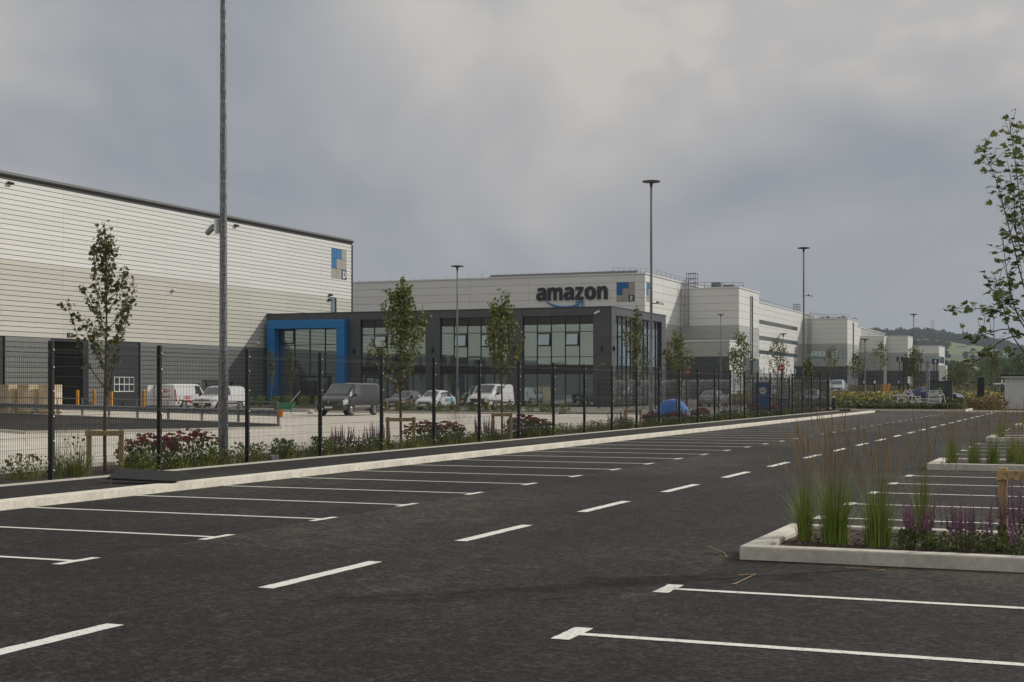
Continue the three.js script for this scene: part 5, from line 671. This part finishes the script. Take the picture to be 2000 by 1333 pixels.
coverBed('yellow-green hedge beside the white stacked frames', 'hedge', -10.6, -8.9, -105.3, -109.5, 300, .36, 72, [[.16, .16, .035], [.12, .14, .03]], flat(.08));
coverBed('green shrub bed left of the short lamp post', 'shrubs', -23.5, -15, -113, -117, 700, .6, 73, gN.concat([[.2, .17, .05]]), flat(0));
coverBed('dark green shrub belt before the yellow bank', 'shrubs', -25, 4, -121.5, -127, 1600, .62, 74, gN, flat(0));
coverBed('golden yellow flowering ground cover on the bank', 'ground cover', -33, 6, -132.8, -140, 3200, .34, 75, gY, (x, z) => clamp((-132.6 - z) / 7.5) * 1.0);
coverBed('dry grass and weeds along the foot of the distribution building', 'grass', -33, 8, -168, -176, 1500, .9, 76, [[.12, .11, .04], [.2, .16, .06], [.07, .09, .03]], flat(1));
coverBed('rusty dry grass strip before the white kiosk', 'grass', -9.3, -6.6, -111.5, -116, 420, .8, 79, [[.24, .15, .06], [.14, .13, .04], [.28, .2, .08]], flat(0));
coverBed('green verge behind the white kiosk', 'shrubs', -12.5, 4, -118, -121, 600, .8, 80, gN, flat(0));
{ const r = rng(3131), T = new Tri(); for (let i = 0; i < 900; i++) { const a = r() * 6.283, b = r(), p = V(Math.cos(a) * b * 1.3, r() * .75 * (1.1 - b * b), Math.sin(a) * b * .8), c = r() < .14 ? [.6, .6, .5] : [lerp(.06, .14, r()), lerp(.09, .17, r()), .03]; leafTo(T, p, V(r() - .5, .5, r() - .5), .13, c, r, true); } const t = thing('flowering_shrub', 'white-flecked bushy shrub at the left of the far hedge', 'shrub', -15.0, .08, -106.9); part('foliage', T.geo(), M.leaf, t); part('stems', mergeGeometries([0, 1, 2, 3].map(k => rod(V(0, 0, 0), V(Math.cos(k * 1.6) * .5, .5, Math.sin(k * 1.6) * .4), .015, .006, 5))), M.bark, t); }
// stacked white trestles and frames, green cabinet, bollard, pay totem, kiosk
function frame(t, x, y, z, w, h, rz, ry, nr = 2) { const g = new THREE.Group(); g.name = 'frame'; g.position.set(x, y, z); g.rotation.set(0, ry, rz); t.add(g); for (const s of [-w / 2, w / 2]) part('upright', rod(V(s, 0, 0), V(s, h, 0), .03, .03, 6), M.whiteMetal, g); for (let k = 0; k <= nr; k++) part('rung', rod(V(-w / 2, h * (k + .15) / (nr + .3), 0), V(w / 2, h * (k + .15) / (nr + .3), 0), .028, .028, 6), M.whiteMetal, g); }
{ const a = thing('trestle_heap', 'jumbled white metal trestle frames on the far hedge bed, left heap', 'trestles', -13.89, .1, -114.5); frame(a, -.85, 0, 0, .55, 1.05, .06, .1); frame(a, -.35, 0, .15, .6, 1.1, -.12, .5, 3); frame(a, .2, 0, .1, .7, 1.05, .05, -.3); frame(a, -.5, .2, .25, .5, 1.35, -.62, .05, 2); frame(a, .95, .15, .25, .45, 1.45, .6, .1, 3); frame(a, .75, 0, -.1, .6, .95, -.05, .2, 2); part('table_top', new RoundedBoxGeometry(1.5, .06, .6, 1, .01), mat(.45, .45, .46, .5), a).position.set(-.25, .95, -.2);
  const b = thing('folding_frame', 'low white folding frame between the trestle heap and the stack', 'trestles', -12.8, .1, -114.6); frame(b, -.25, 0, 0, .8, .5, .15, .1, 2); frame(b, .2, 0, .1, .8, .75, -.05, -.1, 3);
  const c = thing('trestle_stack', 'upright stack of white metal frames beside the green cabinet', 'trestles', -11.7, .1, -114.9); for (let k = 0; k < 4; k++) frame(c, -.1 + k * .04, k * .31, -.2 + k * .04, .95, .42, .0, .05 * k, 3); frame(c, -.1, 1.0, 0, .6, .35, .1, 0, 3); frame(c, .66, 0, .05, .4, 1.15, .22, .6, 1); }
{ const t = thing('green_cabinet', 'dark green steel cabinet with open bay behind the white frames', 'cabinet', -11.92, 0, -120.4, .06), gm = mat(.045, .062, .05, .5); box('upper_box', gm, t, 0, 1.72, 0, 2.0, .85, 1.4); box('side_panel', gm, t, .75, .66, 0, .5, 1.3, 1.4); box('side_panel', gm, t, -.95, .66, 0, .1, 1.3, 1.38); box('back_panel', M.black, t, -.2, .66, -.6, 1.4, 1.3, .05); box('roof_edge', M.frame, t, 0, 2.18, 0, 2.1, .07, 1.5); box('front_panel', mat(.06, .08, .062, .45), t, -.2, 1.72, .71, 1.2, .66, .02); box('warning_plate', mat(.5, .42, .03, .5), t, .05, 1.58, .725, .18, .12, .01); box('corner_post', M.galvBright, t, 1.0, 1.1, .7, .06, 2.2, .06); }
{ const t = thing('flue_pipe', 'tall galvanised flue pipe standing beside the green cabinet', 'pipe', -12.68, 0, -118.9); part('pipe', new THREE.CylinderGeometry(.15, .15, 3.7, 14), M.barrier, t).position.y = 1.95; for (let k = 0; k < 5; k++) part('collar', new THREE.CylinderGeometry(.162, .162, .05, 14), M.galv, t).position.y = .6 + k * .75; }
{ const t = thing('bollard', 'black bollard with white top at the end of the mesh fence', 'bollard', -17.9, 0, -105.6); part('post', new THREE.CylinderGeometry(.1, .1, .95, 14), M.black, t).position.y = .475; part('cap', new THREE.CylinderGeometry(.1, .1, .1, 14), M.white, t).position.y = 1.0; }
{ const t = thing('pay_totem', 'tall black totem between the blue car and the white kiosk', 'totem', -9.9, 0, -136.4, .1); part('body', new RoundedBoxGeometry(.62, 2.5, .3, 1, .03), M.black, t).position.y = 1.35; box('slot', M.galv, t, 0, 1.0, .16, .4, .03, .01); box('foot', M.trim, t, 0, .06, 0, .8, .12, .4); }
{ const t = thing('white_kiosk', 'small white flat-roofed kiosk at the right edge', 'kiosk', -6.75, 0, -117.2); const r = part('wall', new THREE.BoxGeometry(5.2, 2.45, 4), mat(.62, .62, .62, .6), t); r.position.set(2.6, 1.22, -2); box('roof', M.black, t, 2.5, 2.62, -1.9, 5.6, .14, 4.5); box('fascia', M.white, t, 2.5, 2.5, -1.9, 5.5, .1, 4.4); part('downpipe', new THREE.CylinderGeometry(.04, .04, 2.4, 8), M.white, t).position.set(.45, 1.2, .05); part('hopper', new RoundedBoxGeometry(.16, .2, .12, 1, .02), M.white, t).position.set(.45, 2.35, .07); }
{ const l = ['white-topped black bollard left of the orange marker', 'white-topped black bollard near the short lamp post', 'white-topped black bollard before the pale strip', 'white-topped black bollard beside sign 2', 'white-topped black bollard beside the young tree by sign 3', 'white-topped black bollard right of the blue car']; [[-23.5, -158], [-22.4, -158], [-19.9, -158.5], [-17.9, -150], [-15.3, -158], [-8.9, -150]].forEach(([x, z], i) => { const t = thing('charging_post', l[i], 'bollard', x, 1, z); box('column', M.black, t, 0, .6, 0, .14, 1.2, .14); part('head', new RoundedBoxGeometry(.16, .34, .16, 2, .05), M.white, t).position.y = 1.25; }); const t = thing('orange_marker', 'orange marker frame in the far weeds below the young tree', 'marker', -21.4, 1, -160); for (const s of [-.2, .2]) { const q = box('leaf', mat(.6, .24, .02, .5), t, s, .6, 0, .3, 1.0, .04); q.rotation.z = -s * .6; } }
for (const [x, z, H, seed, lab] of [[-22.9, -148.2, 4.4, 401, 'pale leafy sapling right of the silver hatchback'], [-24.5, -178, 6.6, 402, 'young tree against the third stair block'], [-14.4, -125, 5.4, 403, 'young tree growing beside the trestle heap'], [-9.6, -150, 4.4, 404, 'small young tree above the green cabinet'], [-30.5, -178, 6, 405, 'young tree below the ribbon window of the second block'], [-36, -150, 5, 406, 'young tree between the office and the low annex']]) youngTree(lab, x, z, { seed, H, y: z < -140 ? 1 : 0, nb: 22, nl: 34, b0: .34, spread: H * .2, ls: .16, simple: true, jit: .5 });

// ------------------------------------------------------------------ distant hill, woods, houses
const hillPx = [[-4000, 30], [-1000, 50], [600, 70], [1500, 74], [1720, 75], [1790, 74], [1840, 71], [1880, 68], [1920, 62], [1960, 55], [2000, 48], [2200, 34], [2600, 30], [6000, 40]];
const yaw = Math.atan(1147 / 2800);
function hillH(az, r) { const px = 1000 + 2800 * Math.tan(clamp(az, -1.2, 1.2)); let i = 0; while (i < hillPx.length - 2 && px > hillPx[i + 1][0]) i++; const t = clamp((px - hillPx[i][0]) / (hillPx[i + 1][0] - hillPx[i][0])), top = lerp(hillPx[i][1], hillPx[i + 1][1], t); const s = Math.pow(clamp((r - 430) / 1720), 1.3); return top * (s * .8 + .2 * s * s) + (fbm(az * 30 + 5, r / 260, 3, 0, 3) - .5) * 9 * s - 1; }
function polar(az, r) { const a = yaw - az; return [-Math.sin(a) * r, -Math.cos(a) * r]; }
{ const na = 150, nr = 44, P = [], C = [], I = []; for (let i = 0; i <= na; i++) for (let j = 0; j <= nr; j++) { const az = lerp(-.55, .75, i / na), r = lerp(480, 2600, j / nr), [x, z] = polar(az, r); P.push(x, r > 2200 ? hillH(az, 2200) - (r - 2200) * .05 : hillH(az, r), z); const f = h2(Math.floor(az * 26 + fbm(az * 9, r / 300, 2, 0, 7) * 1.5), Math.floor(r / 170 + fbm(r / 200, az * 12, 2, 0, 8) * 1.4), 5), k = .85 + .3 * fbm(az * 200, r / 20, 2, 0, 6); const c = f > .5 ? [.085, .135, .034] : f > .22 ? [.12, .15, .05] : [.055, .085, .03]; C.push(c[0] * k, c[1] * k, c[2] * k); } for (let i = 0; i < na; i++) for (let j = 0; j < nr; j++) { const a = i * (nr + 1) + j, b = a + nr + 1; I.push(a, b, a + 1, b, b + 1, a + 1); }
  const g = new THREE.BufferGeometry(); g.setAttribute('position', new THREE.Float32BufferAttribute(P, 3)); g.setAttribute('color', new THREE.Float32BufferAttribute(C, 3)); g.setIndex(I); g.computeVertexNormals(); const n = g.attributes.normal; for (let i = 0; i < n.count; i++) if (n.getY(i) < 0) n.setXYZ(i, -n.getX(i), -n.getY(i), -n.getZ(i)); part('hill', g, mat(1, 1, 1, .95, { vertexColors: true, side: THREE.DoubleSide }), scene).userData.kind = 'structure'; }
{ // woods and hedgerows on the hill: a mass of leafy crowns
  const r = rng(2024), T = new Tri(); for (let i = 0; i < 130; i++) { const d = V(r() - .5, r() - .35, r() - .5).normalize(), p = d.clone().multiplyScalar(.65 + r() * .45); leafTo(T, p, V(r() - .5, r() - .2, r() - .5), .5, [1, 1, 1].map(() => .7 + r() * .6), r, true); } const core = new THREE.IcosahedronGeometry(.72, 1); const cg = core.toNonIndexed ? core : core; const Tg = T.geo(); const ci = cg.index ? cg.toNonIndexed() : cg; ci.deleteAttribute('uv'); ci.setAttribute('color', new THREE.Float32BufferAttribute(new Float32Array(ci.attributes.position.count * 3).fill(.7), 3)); const geo = mergeGeometries([Tg, ci]);
  const spots = []; for (let i = 0; i < 14000 && spots.length < 5200; i++) { const az = lerp(.18, .48, r()), d = lerp(520, 2180, Math.pow(r(), .8)); const w = fbm(az * 24 + 3, d / 210, 3, 0, 55); const mid = d > 900 && d < 1700 && az > .26 && az < .34; const px = 1000 + 2800 * Math.tan(az); if (px < 1600) continue; const fieldZone = d > 950 && d < 2110 && px > 1780; if (fieldZone && !(w > .70 || Math.abs((d + az * 700) % 330) < 7 || r() < .01)) continue; const thr = fieldZone ? 0 : d > 2100 ? .1 : d < 760 ? .45 : .6; if (d > 2100 || w > thr || r() < .035) spots.push([az, d]); }
  const im = new THREE.InstancedMesh(geo, mat(1, 1, 1, .9, { vertexColors: true, side: THREE.DoubleSide }), spots.length), o = new THREE.Object3D(), c = new THREE.Color(); spots.forEach(([az, d], i) => { const [x, z] = polar(az, d), s = d < 950 ? 2 + r() * 2.5 : d < 2100 && az > .272 ? 2 + r() * 2 : 3.5 + r() * 4; o.position.set(x, hillH(az, d) + s * .55, z); o.rotation.set(0, r() * 6.3, 0); o.scale.set(s, s * (.8 + r() * .5), s); o.updateMatrix(); im.setMatrixAt(i, o.matrix); const k = r(); c.setRGB(lerp(.03, .06, k), lerp(.055, .10, k), lerp(.022, .035, k)); im.setColorAt(i, c); }); im.name = 'hillside_woods'; tag(im, 'dark woods and hedgerows covering the distant hill', 'woodland', null, 'stuff'); scene.add(im); }
{ const L = ['white house with pale roof low on the hill, largest', 'white farmhouse higher on the hill', 'small white cottage near the hill crest', 'pale cottage on the upper field edge', 'white cottage in the trees at mid slope', 'grey barn beside the largest white house']; [[1938, 690, .5], [1905, 1450, .9], [1935, 1600, .8], [1880, 1700, .8], [1960, 1350, .9], [1965, 720, .6]].forEach(([px, d, s], i) => { const az = Math.atan((px - 1000) / 2800), [x, z] = polar(az, d), t = thing('hill_house', L[i], 'house', x, hillH(az, d) + [3.6, 2.4, 2, 2, 2.4, 3][i], z, .4); const wm = i === 5 ? mat(.3, .3, .28, .8) : mat(.66, .65, .62, .7); box('wall', wm, t, 0, 1.2 * s, 0, 12 * s, 6 * s, 7 * s); const sh = new THREE.Shape(); sh.moveTo(-3.8 * s, 0); sh.lineTo(3.8 * s, 0); sh.lineTo(0, 2.6 * s); sh.closePath(); const q = part('roof', new THREE.ExtrudeGeometry(sh, { depth: 12.4 * s, bevelEnabled: false }), mat(.16, .15, .145, .8), t); q.rotation.y = Math.PI / 2; q.position.set(-6.2 * s, 4.2 * s, 0); for (const w of [-4, -1.4, 1.4, 4]) box('window', M.glass, t, w * s, 1.8 * s, 3.52 * s, 1.1 * s, 1.4 * s, .1); box('chimney', wm, t, 4 * s, 7 * s, 0, .9 * s, 2 * s, .9 * s); }); }
function bushyTree(label, px, d, H, W, seed, tint = [1, 1, 1]) { const az = Math.atan((px - 1000) / 2800), [x, z] = polar(az, d / Math.cos(az)), t = thing('bushy_tree', label, 'tree', x, 0, z, 0), r = rng(seed), T = new Tri(), gs = [rod(V(0, 0, 0), V(0, H * .6, 0), H * .025, H * .01, 7)]; for (let b = 0; b < 26; b++) { const a = r() * 6.283, y = H * (.25 + .68 * r()), rad = W * .5 * Math.sqrt(Math.max(.05, 1 - Math.pow((y / H - .5) / .55, 2))) * (.45 + r() * .55), c = V(Math.cos(a) * rad, y, Math.sin(a) * rad); gs.push(rod(V(0, y * .6, 0), c, H * .008, H * .003, 4)); const cr = W * (.12 + r() * .1); for (let i = 0; i < 90; i++) { const p = V(r() - .5, (r() - .5) * .8, r() - .5).normalize().multiplyScalar(cr * Math.pow(r(), .35)).add(c); const q = leafCol(r); leafTo(T, p, V(r() - .5, r() - .4, r() - .5), H * .045, [q[0] * tint[0] * .7, q[1] * tint[1] * .95, q[2] * tint[2]], r, true); } } part('trunk', mergeGeometries(gs), M.bark, t); part('crown', T.geo(), M.leaf, t); return t; }
bushyTree('rounded tree right of the distribution building with a reddish crown', 1868, 230, 5.8, 5, 51, [1.25, .95, 1]); bushyTree('dark bushy tree left of the far portable toilet', 1905, 300, 7.4, 8, 52); bushyTree('bushy tree behind the far portable toilet', 1940, 330, 8, 9, 53, [.8, .95, 1]); bushyTree('dark tree behind the white kiosk roof', 1985, 340, 11, 10, 54, [.7, .8, 1]); bushyTree('low bushy tree left of the tall black totem', 1888, 260, 4.8, 6, 55, [.9, .95, .9]); bushyTree('spreading tree between the kiosk and the thin lamp post', 1962, 280, 6, 7, 56); bushyTree('tree behind the far lamp post, against the lower fields', 1925, 400, 9, 11, 57, [.75, .9, 1]); bushyTree('leafy tree past the right edge of the kiosk', 2025, 300, 9, 9, 58); bushyTree('tree beyond the far end of the distribution building', 1855, 430, 8, 10, 59, [.8, .9, 1]);
{ const az = Math.atan((1822 - 1000) / 2800), [x, z] = polar(az, 2150), t = thing('power_pylon', 'faint lattice power pylon on the hill crest', 'pylon', x, hillH(az, 2150), z, .5), gs = []; for (const [a, b] of [[-1, -1], [1, -1], [1, 1], [-1, 1]]) gs.push(rod(V(a * 2.4, 0, b * 2.4), V(a * .5, 26, b * .5), .14, .1, 4)); for (let k = 0; k < 7; k++) { const w0 = lerp(2.4, .5, k / 7), w1 = lerp(2.4, .5, (k + 1) / 7); gs.push(rod(V(-w0, k * 3.7, w0), V(w1, (k + 1) * 3.7, w1), .08, .08, 4), rod(V(w0, k * 3.7, w0), V(-w1, (k + 1) * 3.7, w1), .08, .08, 4)); } part('tower', mergeGeometries(gs), M.galv, t); for (const y of [18, 22, 25.5]) part('crossarm', rod(V(-5, y, 0), V(5, y, 0), .16, .16, 4), M.galv, t); }

scene.traverse(o => { if (o.isMesh) { o.castShadow = true; o.receiveShadow = true; } });
renderer.render(scene, camera);
